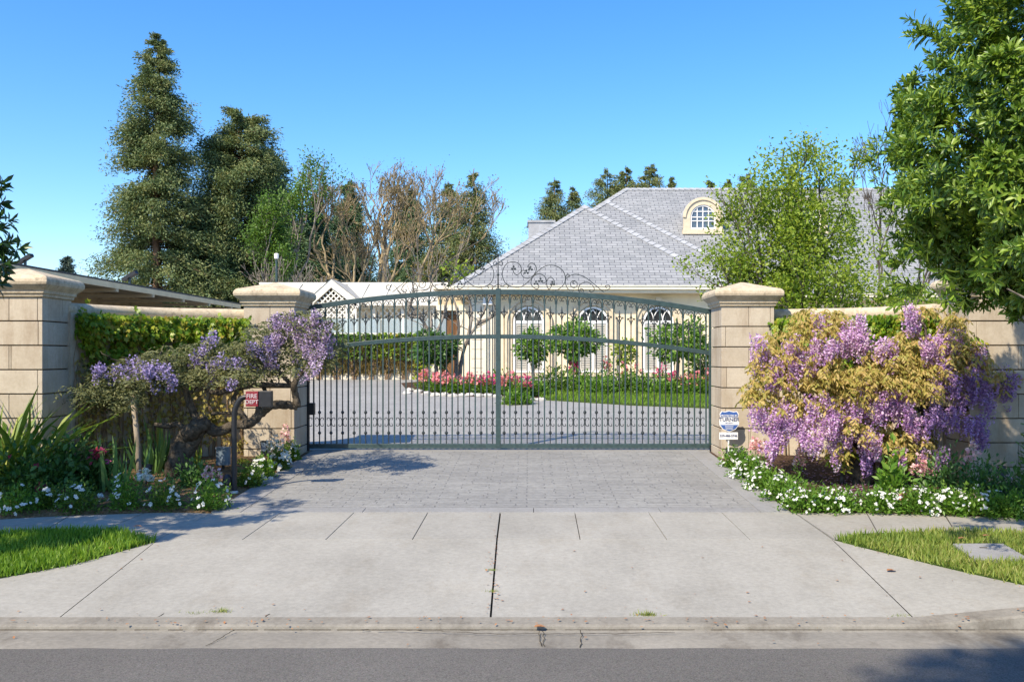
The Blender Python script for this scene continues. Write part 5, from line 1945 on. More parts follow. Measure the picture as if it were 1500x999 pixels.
# entry porch left of the corner
pc = thing('entry_porch', (-3.5, 36, GZ), 'cream flat roofed entry porch with dark brown doorway left of the house corner', 'porch')
y0 = 36.0
xa, xb = Xp(641, y0), -2.21
da, db = Xp(646, y0), Xp(672, y0)
zt_ = Zp(421, y0)
mb = MB().box(xa, da, y0, y0 + .35, GZ - .1, Zp(455, y0))
mb.box(db, xb, y0, y0 + .35, GZ - .1, Zp(455, y0))
mb.box(xa - .05, xb, y0 - .05, y0 + .4, Zp(455, y0) + .002, Zp(447, y0))
mb.box(xa + 0, xb, y0 + .5, y0 + 3, GZ - .1, Zp(455, y0))
mb.build('wall', M['cream2'], pc)
MB().box(xa - .2, xb, y0 - .2, y0 + 3, Zp(424, y0), zt_).build('fascia', M['cream2'], pc)
MB().box(xa, xb, y0 + .05, y0 + 3, Zp(447, y0) + .003, Zp(424, y0) - .003).build('brown_panel', M['tanwood'], pc)
MB().box(da + .01, db - .01, y0 + .25, y0 + .30, GZ, Zp(455, y0) - .01).build('door', M['brownwood'], pc)

# ------------------------------------------------------------------ courtyard planting
bedH = [(Xp(597, 27.2), 27.2), (Xp(640, 25.6), 25.6), (Xp(700, 25.2), 25.2), (Xp(760, 25.0), 25.0), (Xp(790, 24.4), 24.4), (7.5, 21.6), (13, 20.2), (13, 33.9), (-2.1, 33.9), (-4.4, 30.5)]
struct(MB().slab(bedH, lambda x, y: H(y) - .05, lambda x, y: H(y) + .012).build('flower_bed', M['mulch']))
lawnH = [(Xp(790, 24.2), 24.2), (2.6, 22.6), (7.5, 20.6), (13, 19.2), (13, 26), (7.5, 26.2), (3, 27.2), (.4, 27.4)]
struct(MB().slab(lawnH, lambda x, y: H(y) - .05, lambda x, y: H(y) + .03).build('courtyard_lawn', M['turf']))
tag(turf(lawnH, 26000, .11, M['grass'], lambda x, y: H(y) + .03, 5), 'clipped green courtyard lawn behind the right half of the gate', 'grass', kind='stuff')
# pale stone edging: every stone
rng = random.Random(12)
edge = [(596, 577), (601, 573), (612, 575), (624, 578), (637, 580), (650, 580), (663, 581), (676, 581), (689, 580), (702, 581), (715, 581), (728, 582), (742, 585), (752, 589), (764, 588), (778, 587), (792, 587)]
proto = None
for i, (px, py) in enumerate(edge):
    x, y, z = G(px, py)
    o = thing('edging_stone', (x, y, z), 'pale rounded stone edging the courtyard flower bed', 'stone', 'pale stones edging the courtyard bed')
    m = MB().lathe([(.07, -.04), (.10, .02), (.085, .06), (.04, .085)], (x, y, z), 7)
    m.v = [(a + (a - x) * rng.uniform(.2, .9), b + rng.uniform(-.02, .02), c + rng.uniform(-.02, .03)) for a, b, c in m.v]
    m.build('stone', M['concretestone'], o, smooth=False, bevel=.02)
gp = 'pink snapdragon clumps in the courtyard bed'
for i, (px, py, rx, h, mat, ns, lab) in enumerate((
        (628, 573, .42, .42, 'pink', 16, 'pink snapdragon clump at the left tip of the courtyard bed'), (645, 575, .40, .42, 'pink', 16, 'pink snapdragon clump second from the left tip of the courtyard bed'),
        (665, 576, .34, .34, 'pink', 9, 'small pink snapdragon clump left of the bare vine trunk'), (688, 576, .42, .42, 'pink', 14, 'pink snapdragon clump at the foot of the bare vine trunk'),
        (716, 577, .40, .40, 'hotpink', 14, 'deep pink snapdragon clump just left of the gate centre post'), (748, 580, .42, .45, 'pink', 15, 'pink snapdragon clump just right of the gate centre post'),
        (762, 582, .35, .40, 'hotpink', 10, 'deep pink snapdragon clump below the first arched window'), (838, 572, .35, .70, 'hotpink', 8, 'deep pink snapdragon clump beside the second lollipop tree'),
        (889, 572, .32, .85, 'pink', 6, 'tall pink snapdragon clump below the middle arched window'), (924, 574, .32, .75, 'pink', 5, 'tall pink snapdragon clump under the thin rose standard'),
        (973, 575, .32, .65, 'hotpink', 5, 'tall deep pink snapdragon clump below the right arched window'), (985, 577, .34, .40, 'hotpink', 8, 'low deep pink snapdragon clump below the right arched window'),
        (1012, 578, .36, .42, 'pink', 10, 'pink snapdragon clump beneath the rightmost lollipop tree'), (1036, 580, .38, .50, 'pink', 12, 'pink snapdragon clump beside the right gate pillar'))):
    mound('snapdragon', px, py, rx, h, lab, 'flowers', 'groundleaf', 320, .13, group=gp, seed=100 + i, tm=T_SLIM, spikes=(mat, max(3, int(ns * .55)), .34, .07), wid=1.6)
gp = 'green bushes under the house windows'
for i, (px, py, rx, h, lab) in enumerate((
        (738, 572, .48, .85, 'green bush just right of the gate centre post, before the house wall'), (757, 592, .40, .42, 'low green bush at the bed corner nearest the gate'), (782, 580, .55, .60, 'green bush below the first arched window'),
        (810, 574, .70, 1.15, 'tall green bush between the first and second arched windows'), (852, 574, .65, .95, 'green bush behind the trunk of the second lollipop tree'), (880, 577, .60, .75, 'green bush below the middle arched window'),
        (912, 575, .68, .85, 'green bush under the thin rose standard'), (945, 576, .68, .90, 'green bush below the left edge of the right arched window'), (978, 578, .60, .60, 'low green bush below the right arched window'),
        (1003, 577, .60, .80, 'green bush around the trunk of the rightmost lollipop tree'), (1030, 579, .60, .80, 'green bush beside the right gate pillar inside the court'), (660, 572, .45, .50, 'grey green bush below the dark lollipop tree'),
        (703, 573, .42, .50, 'green bush right of the bare vine trunk'))):
    mound('round_bush', px, py, rx, h * .62, lab, 'bush', 'groundleaf' if i % 3 else 'boxleaf', 900, .11, group=gp, seed=130 + i, tm=T_DIAMOND)


def lollipop(px, Y, base_py, ctr, rx, rz, label, mat, n, seed, lean=0):
    x = Xp(px, Y)
    zb = H(Y)
    cx, cz = Xp(ctr[0], Y), Zp(ctr[1], Y)
    t = thing('standard_tree', (x, Y, zb), label, 'tree', 'clipped standard trees before the house')
    rng = random.Random(seed)
    lines = [(spline([(x, Y, zb - .05), (x + .3 * (cx - x), Y, zb + .4 * (cz - zb)), (x + .6 * (cx - x), Y, cz - rz * .7), (cx, Y, cz)], 5), .07, .04)]
    for k in range(7):
        a = rng.uniform(0, 6.28)
        lines.append(([Vector((cx, Y, cz - rz * .8)), Vector((cx + rx * .4 * math.cos(a), Y + rx * .4 * math.sin(a), cz - .2)), Vector((cx + rx * .7 * math.cos(a), Y + rx * .7 * math.sin(a), cz + rz * .2))], .03, .01))
    tubes(lines, 'trunk', M['greybark'], t)
    r = np.random.default_rng(seed)
    u = nrm(r.normal(0, 1, (n, 3)))
    lump = 1 + .16 * np.sin(4 * np.arctan2(u[:, 2], u[:, 0]) + seed) + .1 * np.sin(9 * u[:, 0] + seed) + r.normal(0, .08, n)
    p = np.array([cx, Y, cz]) + u * (r.uniform(0, 1, n) ** .35 * lump)[:, None] * np.array([rx, rx * .85, rz])
    leaves('crown', p, u + r.normal(0, .6, p.shape), r.normal(0, .6, p.shape) + np.array([0, -.3, 1.]), r.uniform(.09, .18, n), T_LEAF, M[mat], t, width=1.6)


lollipop(781, 29.5, 575, (781, 508), .58, .52, 'lollipop tree in front of the first arched window', 'groundleaf', 1300, 1)
lollipop(848, 27.5, 580, (842, 498), .85, .55, 'wide lollipop tree in front of the middle arched window', 'groundleaf', 2000, 2)
lollipop(916, 29.0, 575, (916, 516), .36, .42, 'thin sparse rose standard between the middle and right arched windows', 'lime', 420, 3)
lollipop(992, 28.0, 578, (995, 500), .98, .62, 'wide lollipop tree in front of the right arched window', 'groundleaf', 2200, 4)
lollipop(1026, 30.0, 575, (1026, 530), .50, .60, 'low round tree by the right gate pillar, right of the wide lollipop tree', 'boxleaf', 900, 5)
lollipop(641, 29.0, 575, (637, 510), .74, .55, 'dark lollipop tree left of the bare vine trunk', 'darkleaf', 2400, 6)


def bare_vine(pxs, Y, label, seed, name, cat, rmul=1.0, extra=40):
    rng = random.Random(seed)
    b = pxs[0][0]
    t = thing(name, (Xp(b[0], Y), Y, H(Y)), label, cat)
    mb = MB()
    for pts in pxs:
        q = [Vector(P(a, c, Y + rng.gauss(0, .08))) for a, c in pts]
        if pts[0][1] > 540:
            q[0].z = min(q[0].z, H(Y))
        mb.tube(spline(q, 5), [.07 * rmul, .022 * rmul], 6, False, .1, rng)
        for k in range(extra // len(pxs)):
            i = rng.randint(1, len(q) - 1)
            s = q[i].lerp(q[i - 1], rng.random())
            d = Vector((rng.gauss(0, .6), rng.gauss(0, .4), rng.uniform(.2, 1)))
            mb.tube([s, s + d * .25, s + d * .45 + Vector((rng.gauss(0, .08), 0, .05))], [.018 * rmul, .006], 4, False)
    mb.build('trunk', M['greybark'], t, smooth=True)
    return t


bare_vine([[(672, 570), (676, 530), (684, 500), (702, 470), (716, 440), (722, 420)], [(684, 505), (690, 470), (690, 450), (684, 425)], [(700, 475), (725, 460), (732, 440)], [(668, 570), (668, 520), (672, 480), (668, 450), (662, 432)], [(664, 570), (655, 545), (645, 525), (640, 510)]],
          29.5, 'bare leafless crape myrtle stems before the house corner', 7, 'bare_tree', 'tree')
bare_vine([[(630, 500), (625, 480), (612, 462), (596, 440), (582, 425)], [(630, 500), (632, 470), (628, 445), (632, 418)], [(634, 500), (648, 468), (655, 440), (662, 425)], [(600, 448), (606, 430), (604, 415)], [(615, 465), (600, 462), (590, 452)]],
          31.0, 'bare branching tree rising left of the entry porch', 8, 'bare_tree', 'tree', .9, 60)

# ------------------------------------------------------------------ left side: retaining wall with espalier, glass fence, lattice pavilion
YW = 32.4
rw_ = thing('retaining_wall', (Xp(530, YW), YW, H(YW)), 'long low cream terrace wall covered by espaliered vines behind the gate', 'wall')
MB().box(Xp(330, YW), Xp(640, YW), YW, YW + .3, H(YW) - .1, Zp(493, YW)).build('wall_face', M['cream2'], rw_)
MB().box(Xp(330, YW), Xp(641, YW), YW - .06, YW + .36, Zp(493, YW), Zp(488, YW)).build('coping', M['pavwhite'], rw_, bevel=.02)
r = np.random.default_rng(9)
gp = 'espaliered vines on the terrace wall'
for i, (px, lab) in enumerate(((468, 'espaliered vine nearest the left gate pillar'), (493, 'second espaliered vine from the left gate pillar'), (518, 'espaliered vine below the pavilion gable'), (543, 'espaliered vine in the middle of the terrace wall'),
                               (567, 'espaliered vine second from the dark lollipop tree'), (592, 'espaliered vine beside the dark lollipop tree'), (614, 'lush yellow green vine next to the dark lollipop tree'))):
    x = Xp(px, YW - .1)
    t = thing('espalier_vine', (x, YW - .1, H(YW)), lab, 'vine', gp)
    n = 330
    z = H(YW) + (Zp(490, YW) - H(YW)) * (1 - r.uniform(0, 1, n) ** 1.7 * (.55 if i < 6 else .95))
    xx = x + r.normal(0, .20 if i < 6 else .16, n)
    p = np.column_stack([xx, YW - .05 - r.uniform(0, .16, n), z])
    leaves('leaves', p, r.normal(0, .6, p.shape) + np.array([0, -.3, -.3]), r.normal(0, .5, p.shape) + np.array([0, -1., .3]), r.uniform(.08, .15, n), T_DIAMOND, M['ivy' if i in (4, 6) else 'boxleaf'], t, width=1.5)
    n2 = 300 if i < 6 else 80
    p = np.column_stack([x + r.uniform(-.36, .36, n2), YW - .03 - r.uniform(0, .08, n2), H(YW) + r.uniform(.1, 1.2, n2)])
    leaves('dry_twigs', p, r.normal(0, .5, p.shape) + np.array([0, 0, 1.]), r.normal(0, 1, p.shape), r.uniform(.2, .4, n2), T_NEEDLE, M['stemleaf'] if 'stemleaf' in M else M['ochre'], t, width=.5)
    mb = MB()
    for k in range(6):
        mb.tube([(x + r.normal(0, .05), YW - .06, H(YW)), (x + r.normal(0, .2), YW - .07, H(YW) + .7), (x + r.normal(0, .3), YW - .06, H(YW) + 1.4)], [.03, .012], 5, False)
    mb.build('stems', M['stem'], t)
mound('flowering_mound', 477, 553, .35, .22, 'white blooms at the foot of the terrace wall, nearest the left pillar', 'flowers', 'groundleaf', 160, .1, 'whitepetal', 14, .16, 'white blooms along the terrace wall', 160)
mound('flowering_mound', 566, 553, .4, .24, 'white blooms at the foot of the terrace wall, near the dark lollipop tree', 'flowers', 'groundleaf', 160, .1, 'whitepetal', 14, .16, 'white blooms along the terrace wall', 161)
YF = 33.6
gf = thing('glass_fence', (Xp(530, YF), YF, GZ), 'frameless pale glass fence panels along the terrace wall', 'fence')
px = 462
while px < 628:
    x0, x1 = Xp(px, YF) + .02, Xp(px + 32, YF) - .02
    MB().box(x0, x1, YF, YF + .015, GZ + .9, Zp(467, YF)).build('glass_panel', M['clear'], gf)
    px += 32
MB().box(Xp(460, YF), Xp(630, YF), YF - .02, YF + .035, GZ, GZ + .9).build('base_rail', M['pavwhite'], gf)


def clip_seg(poly, a, b):
    """clip segment to convex polygon (ccw)"""
    t0, t1 = 0.0, 1.0
    dx, dz = b[0] - a[0], b[1] - a[1]
    for i in range(len(poly)):
        p, q = poly[i], poly[(i + 1) % len(poly)]
        nx, nz = -(q[1] - p[1]), q[0] - p[0]
        num = nx * (a[0] - p[0]) + nz * (a[1] - p[1])
        den = nx * dx + nz * dz
        if abs(den) < 1e-9:
            if num < 0:
                return None
            continue
        t = -num / den
        if den > 0:
            t0 = max(t0, t)
        else:
            t1 = min(t1, t)
    if t0 >= t1:
        return None
    return [(a[0] + dx * t, a[1] + dz * t) for t in (t0, t1)]


def lattice(poly, y, parent, step=.19, name='lattice', wdt=.055):
    mb = MB()
    xs = [p[0] for p in poly]
    zs = [p[1] for p in poly]
    x0, x1, z0, z1 = min(xs), max(xs), min(zs), max(zs)
    H_ = z1 - z0
    for s, off in ((1, 0), (-1, .012)):
        c = x0 - H_ - 1
        while c < x1 + H_ + 1:
            a, b = ((c, z0), (c + s * H_, z1))
            sg = clip_seg(poly, a, b)
            if sg:
                mb.bar((sg[0][0], y + off, sg[0][1]), (sg[1][0], y + off, sg[1][1]), .01, wdt, (0, 1, 0)) if False else mb.bar((sg[0][0], y + off, sg[0][1]), (sg[1][0], y + off, sg[1][1]), wdt, .01, (0, -1, 0))
            c += step * 1.414
    return mb.build(name, M['lattice'], parent)


YP = 40.0
pv = thing('lattice_pavilion', (Xp(500, YP), YP, GZ), 'long pale pool pavilion with lattice gable and white roof beyond the gate', 'pavilion')
xa, xb = Xp(362, YP), Xp(648, YP)
ze, zr = Zp(444, YP), Zp(416, YP + 2.2)
mb = MB()
mb.add([(xa, YP - .3, ze), (xb, YP - .3, ze), (xb, YP + 2.2, zr), (xa, YP + 2.2, zr), (xa, YP + 4.7, ze), (xb, YP + 4.7, ze)], [(0, 1, 2, 3), (3, 2, 5, 4)])
mb.build('roof', M['pavroof'], pv)
mb = MB().box(xa - .1, xb + .05, YP + 2.1, YP + 2.3, zr - .04, zr + .06)
mb.box(xa, xb, YP - .38, YP - .28, ze - .14, ze + .02)
x = xa + .9
while x < xb:
    mb.bar((x, YP - .28, ze + .02), (x, YP + 2.1, zr + .015), .05, .03)
    x += 1.05
mb.build('roof_trim', M['pavwhite'], pv)
mb = MB().box(xa, xb, YP + 1.2, YP + 1.4, GZ, ze)
mb.build('wall', M['cream2'], pv)
zl0, zl1 = Zp(468, YP), Zp(452, YP)
mb = MB()
for px in (372, 420, 456, 513, 548, 590, 636):
    x = Xp(px, YP)
    mb.box(x - .07, x + .07, YP - .1, YP + .04, GZ, ze - .14)
mb.box(xa, xb, YP - .08, YP + .02, zl1 + .002, ze - .142)
mb.build('posts', M['pavwhite'], pv)
lattice([(xa, zl0), (xb, zl0), (xb, zl1), (xa, zl1)], YP + .06, pv)
# gable
yg = 38.6
gx0, gx1, gxc = Xp(446, yg), Xp(530, yg), Xp(485, yg)
gz0, gzt = Zp(444, yg), Zp(409, yg)
mb = MB()
ap = (gxc, gzt)
for sg, xe in ((-1, gx0), (1, gx1)):
    mb.bar((gxc, yg, gzt), (xe, yg, gz0 + .02), .30, .16, (0, 1, 0)) if False else mb.bar((gxc, yg, gzt - .02), (xe, yg, gz0), .12, .26, (0, -1, 0)) if False else None
    n = Vector((gz0 - gzt, 0, -(xe - gxc))).normalized()
    if n.z > 0:
        n = -n
    a, b = Vector((gxc, 0, gzt)), Vector((xe, 0, gz0))
    q = [(a.x, a.z), (b.x, b.z), ((b + n * .27).x, (b + n * .27).z), (gxc, gzt - .36)]
    if sg > 0:
        q = q[::-1]
    mb.prism(q, lambda x, z: (x, yg + .14, z), lambda x, z: (x, yg - .02, z))
mb.build('gable_bargeboard', M['pavwhite'], pv)
mb = MB()
mb.add([(gx0, yg - .05, gz0 + .02), (gxc, yg - .05, gzt + .02), (gxc, YP + 2.2, gzt + .02), (gx0, YP + 1.0, gz0 + .02)], [(0, 1, 2, 3)])
mb.add([(gx1, yg - .05, gz0 + .02), (gx1, YP + 1.0, gz0 + .02), (gxc, YP + 2.2, gzt + .02), (gxc, yg - .05, gzt + .02)], [(0, 1, 2, 3)])
mb.build('gable_roof', M['pavroof'], pv)
lattice([(gx0 + .42, gz0 - .05), (gx1 - .42, gz0 - .05), (gxc, gzt - .40)], yg + .06, pv, .17, 'gable_lattice')
lattice([(gx0 + .35, zl0), (gx1 - .3, zl0), (gx1 - .3, gz0 - .06), (gx0 + .35, gz0 - .06)], yg + .06, pv, .17, 'gable_lattice')
mb = MB()
for x in (gx0 + .33, gxc + .7, gx1 - .3):
    mb.box(x - .07, x + .07, yg - .02, yg + .1, GZ, gz0)
mb.build('gable_posts', M['pavwhite'], pv)

# ------------------------------------------------------------------ neighbour's low roof on the left
nb = thing('neighbour_building', (-12.5, 24, 0), 'low flat roofed building with tan fascia and brown soffit behind the left garden wall', 'building')
xe = -10.12
mb = MB()
mb.add([(xe, 14.2, 3.41), (xe, 31.2, 3.41), (-24, 31.2, 4.6), (-24, 14.2, 4.6), (xe, 14.2, 3.37), (xe, 31.2, 3.37), (-24, 31.2, 4.56), (-24, 14.2, 4.56)], [(0, 1, 2, 3), (7, 6, 5, 4), (0, 4, 5, 1), (1, 5, 6, 2), (2, 6, 7, 3), (3, 7, 4, 0)])
mb.build('roof', M['gravelroof'], nb)
MB().box(xe - .05, xe + .0, 14.25, 31.15, 3.23, 3.366).build('fascia', M['fascia'], nb)
mb = MB()
mb.add([(xe - .052, 14.3, 3.30), (xe - .052, 31.1, 3.30), (-14, 31.1, 3.55), (-14, 14.3, 3.55)], [(0, 1, 2, 3)])
mb.build('soffit', M['soffit'], nb)
mb = MB()
for i in range(8):
    y = 15.5 + i * 2.1
    MB().box(-13.0, xe + .01, y - .06, y + .06, 3.15, 3.225).build('rafter', M['tanwood'], nb)
MB().box(-23, -12.6, 15, 30.5, 0, 3.44).build('wall', M['soffit'], nb)
MB().box(-12.9, -12.45, 15, 30.5, 2.4, 2.75).build('wall_band', M['trim'], nb)


def pole_lamp(px, Y, top, label, flood):
    x = Xp(px, Y)
    t = thing('lamp_pole', (x, Y, GZ), label, 'lamp')
    zt_ = Zp(top, Y)
    MB().tube([(x, Y, GZ), (x, Y, zt_ - .1)], .055, 8).build('pole', M['iron'], t)
    if flood:
        MB().bar((x - .25, Y, zt_ - .25), (x + .32, Y - .1, zt_ + .05), .22, .13).build('lamp_head', M['black'], t)
    else:
        MB().lathe([(.05, -.12), (.11, -.10), (.12, .12), (.06, .16)], (x, Y, zt_), 10).build('lamp_head', M['white'], t)


pole_lamp(405, 44, 376, 'slim green lamp pole with small white head above the left gate pillar', False)
pole_lamp(190, 36, 401, 'dark floodlight on a short pole in front of the tall redwood', True)
pole_lamp(37, 36, 376, 'dark floodlight pole above the far left wall pillar', True)

# ------------------------------------------------------------------ trees behind
conifer(230, 62, 50, 98, 'tallest redwood, left of all the background trees', 1, 'redwood', dens=1.05, leaf=.44, taper=.66, gap=.03)
conifer(352, 66, 160, 98, 'broad redwood right of the tallest one', 2, 'redwood', dens=1.0, leaf=.44, taper=.44, gap=.05)
conifer(402, 72, 220, 62, 'dark redwood behind the light green poplar', 3, 'darkever', dens=.9, leaf=.44, taper=.5, gap=.15)
conifer(300, 64, 290, 60, 'dense dark low evergreen between the two big redwoods', 4, 'darkever', dens=1.0, leaf=.42, taper=.45)
conifer(462, 76, 285, 52, 'dark evergreen between the poplar and the bare oak', 5, 'darkever', dens=.8, leaf=.44, taper=.6)
conifer(510, 84, 268, 62, 'dark evergreen behind the left half of the bare oak', 6, 'darkever', dens=.8, leaf=.46, taper=.6, gap=.1)
conifer(600, 84, 275, 62, 'dark evergreen behind the right half of the bare oak', 7, 'darkever', dens=.8, leaf=.46, taper=.65, gap=.15)
conifer(692, 70, 252, 76, 'taller of the two thin pines left of the house roof', 8, 'pine', dens=.6, leaf=.38, taper=.75, gap=.3, name='pine_tree')
conifer(658, 74, 266, 66, 'shorter of the two thin pines left of the house roof', 9, 'pine', dens=.6, leaf=.38, taper=.75, gap=.25, name='pine_tree')
gp = 'redwoods rising behind the house roof'
conifer(814, 90, 260, 74, 'twin topped redwood behind the left roof slope, left top', 10, 'pine', dens=.55, leaf=.44, taper=.75, gap=.15, group=gp)
conifer(840, 91, 273, 58, 'lower redwood top behind the left roof slope, right of the pair', 11, 'pine', dens=.55, leaf=.44, taper=.75, gap=.15, group=gp)
for i, (px, top, hw, lab) in enumerate(((888, 247, 24, 'redwood top rising just left of the main ridge end'), (917, 246, 20, 'redwood top rising at the main ridge end'), (952, 244, 26, 'widest redwood top above the main ridge'), (984, 262, 15, 'small redwood top above the ridge left of the dormer'),
                                        (1040, 264, 14, 'small redwood top above the ridge right of the dormer'), (1068, 266, 18, 'low redwood top left of the big lime tree'), (1092, 255, 22, 'redwood top partly behind the lime tree crown'))):
    conifer(px, 100, top, hw * 3.6, lab, 20 + i, 'pine', dens=.5, leaf=.5, taper=.7, gap=.1, group=gp, skip=.35)
conifer(98, 120, 376, 24, 'small flat topped cedar far away on the left', 30, 'cedar', dens=.55, leaf=.6, taper=.45, gap=.2, name='cedar_tree', skip=.3)
conifer(640, 66, 370, 40, 'low dark evergreen below the two thin pines', 31, 'pine', dens=.8, leaf=.4, taper=.4, name='evergreen_bush_tree')
conifer(440, 60, 330, 45, 'low dark evergreen behind the lamp pole', 32, 'darkever', dens=.9, leaf=.42, taper=.4)


def broadleaf(name, px, Y, zb, label, cat, spec, mat, per, sp, lsz, seed, bark='bark', tm=T_DIAMOND, width=1.3, group=None, minr=.006, extra=None):
    x = Xp(px, Y)
    t = thing(name, (x, Y, zb), label, cat, group)
    rng = random.Random(seed)
    lines, tips = [], []
    for (dx, dy, dz, L, rad, dep, spd, up) in spec:
        growth((x + dx * .1, Y + dy * .1, zb - .05), (dx, dy, dz), L, rad, dep, rng, lines, tips, spd, up)
    tubes(lines, 'trunk', M[bark], t, minr)
    if per:
        p, d, r = around(tips, per, sp, seed)
        if extra is not None:
            p, d = extra(p, d, r)
        leaves('crown', p, d * .3 + r.normal(0, .7, p.shape) + np.array([0, 0, -.15]), r.normal(0, .5, p.shape) + np.array([0, -.2, 1.]), lsz * r.uniform(.6, 1.25, len(p)), tm, M[mat], t, width=width)
    return t, tips


broadleaf('poplar_tree', 386, 52, .7, 'light green upright poplar in front of the redwoods', 'tree', [(0, 0, 1, 4.6, .16, 4, .38, .45), (.22, 0, 1, 3.4, .10, 4, .38, .5), (-.22, .1, 1, 3.4, .10, 4, .38, .5), (.5, .1, 1, 2.4, .08, 4, .4, .5)], 'poplar', 34, .26, .16, 3, 'greybark')
broadleaf('bare_oak', 545, 56, .7, 'large bare ochre barked oak behind the pavilion', 'tree', [(0, 0, 1, 4.5, .34, 7, .62, .18), (-.45, .1, 1, 4.2, .26, 7, .6, .18), (.45, -.1, 1, 4.2, .26, 7, .6, .18), (.1, .4, 1, 3.2, .2, 6, .7, .15), (-.15, -.3, 1, 3.4, .2, 6, .7, .15)], 'ochre', 1, .25, .12, 4, 'ochrebark', minr=.016)
broadleaf('bare_tree', 430, 50, .7, 'grey twiggy leafless tree right of the poplar', 'tree', [(-.3, 0, 1, 2.2, .08, 5, .55, .2), (.3, 0, 1, 2.2, .08, 5, .55, .2)], 'ochre', 0, .2, .2, 6, 'greybark', minr=.012)
broadleaf('bare_tree', 610, 52, .7, 'grey leafless tree right of the bare oak', 'tree', [(.3, 0, 1, 3.0, .12, 4, .5, .25), (-.2, 0, 1, 2.6, .10, 4, .5, .25)], 'ochre', 1, .25, .2, 8, 'greybark', minr=.014)
broadleaf('bare_tree', 1300, 32, .7, 'purple brown leafless tree between the lime tree and the glossy tree', 'tree', [(-.12, 0, 1, 3.0, .08, 6, .42, .3), (.12, 0, 1, 2.9, .08, 6, .42, .3)], 'ochre', 0, .2, .2, 9, 'bark', minr=.007)
broadleaf('bush_tree', 705, 48, .7, 'green leafy tree top peeking over the left roof slope', 'tree', [(0, 0, 1, 2.1, .10, 4, .6, .3), (-.4, 0, 1, 1.8, .08, 4, .6, .3)], 'lime', 5, .3, .26, 12, 'greybark')
# far hazy hedge line that closes the gaps under the trees
r = np.random.default_rng(77)
n = 9000
xx = r.uniform(Xp(60, 92), Xp(760, 92), n)
p = np.column_stack([xx, 92 + r.normal(0, 1.5, n), .7 + (5.6 + 1.2 * np.sin(xx * .9) + .8 * np.sin(xx * 2.3)) * r.uniform(0, 1, n) ** .7])
tag(leaves('far_woodland', p, r.normal(0, 1, p.shape), r.normal(0, 1, p.shape), r.uniform(.5, 1.1, n), T_DIAMOND, M['darkever'], width=1.5), 'far dark belt of woodland closing the view behind the pavilion', 'woodland', kind='stuff')

# the lime-green tree beyond the right wall
def low_fill(p, d, r):
    n = 9000
    q = np.column_stack([r.uniform(Xp(1062, 21), Xp(1420, 21), n), 21 + r.normal(0, .5, n), r.uniform(1.2, 3.6, n)])
    q = q[(q[:, 0] - Xp(1230, 21)) ** 2 / 3.6 ** 2 + (q[:, 2] - 1.5) ** 2 / 2.1 ** 2 < 1]
    k = 330
    u = nrm(r.normal(0, 1, (k, 3)))
    cc = np.array([Xp(1168, 22), 22, 3.6]) + u * (r.uniform(0, 1, k) ** .4)[:, None] * np.array([2.2, 1.6, 3.35])
    cc = cc[cc[:, 2] > .8]
    m = 62
    w_ = np.clip(r.normal(0, 1, (len(cc) * m, 3)), -1.7, 1.7) * np.repeat(r.uniform(.12, .24, len(cc)), m)[:, None]
    q2 = np.repeat(cc, m, 0) + w_
    q = np.vstack([q, q2])
    return np.vstack([p, q]), np.vstack([d, np.tile((0, 0, 1.), (len(q), 1))])


broadleaf('lime_leaved_tree', 1180, 22, .28, 'big airy lime green tree beyond the right gate pillar', 'tree',
          [(0, 0, 1, 2.15, .09, 5, .55, .2), (-.55, .1, 1, 1.7, .07, 5, .62, .16), (.55, -.1, 1, 1.7, .07, 5, .62, .16), (-.8, -.2, .9, 1.4, .05, 5, .6, .14), (.95, .2, .8, 1.5, .05, 5, .6, .14), (.2, .6, 1, 1.6, .05, 4, .6, .14), (.0, -.6, 1, 1.5, .05, 4, .6, .14)],
          'lime', 10, .13, .095, 14, 'bark', extra=low_fill)

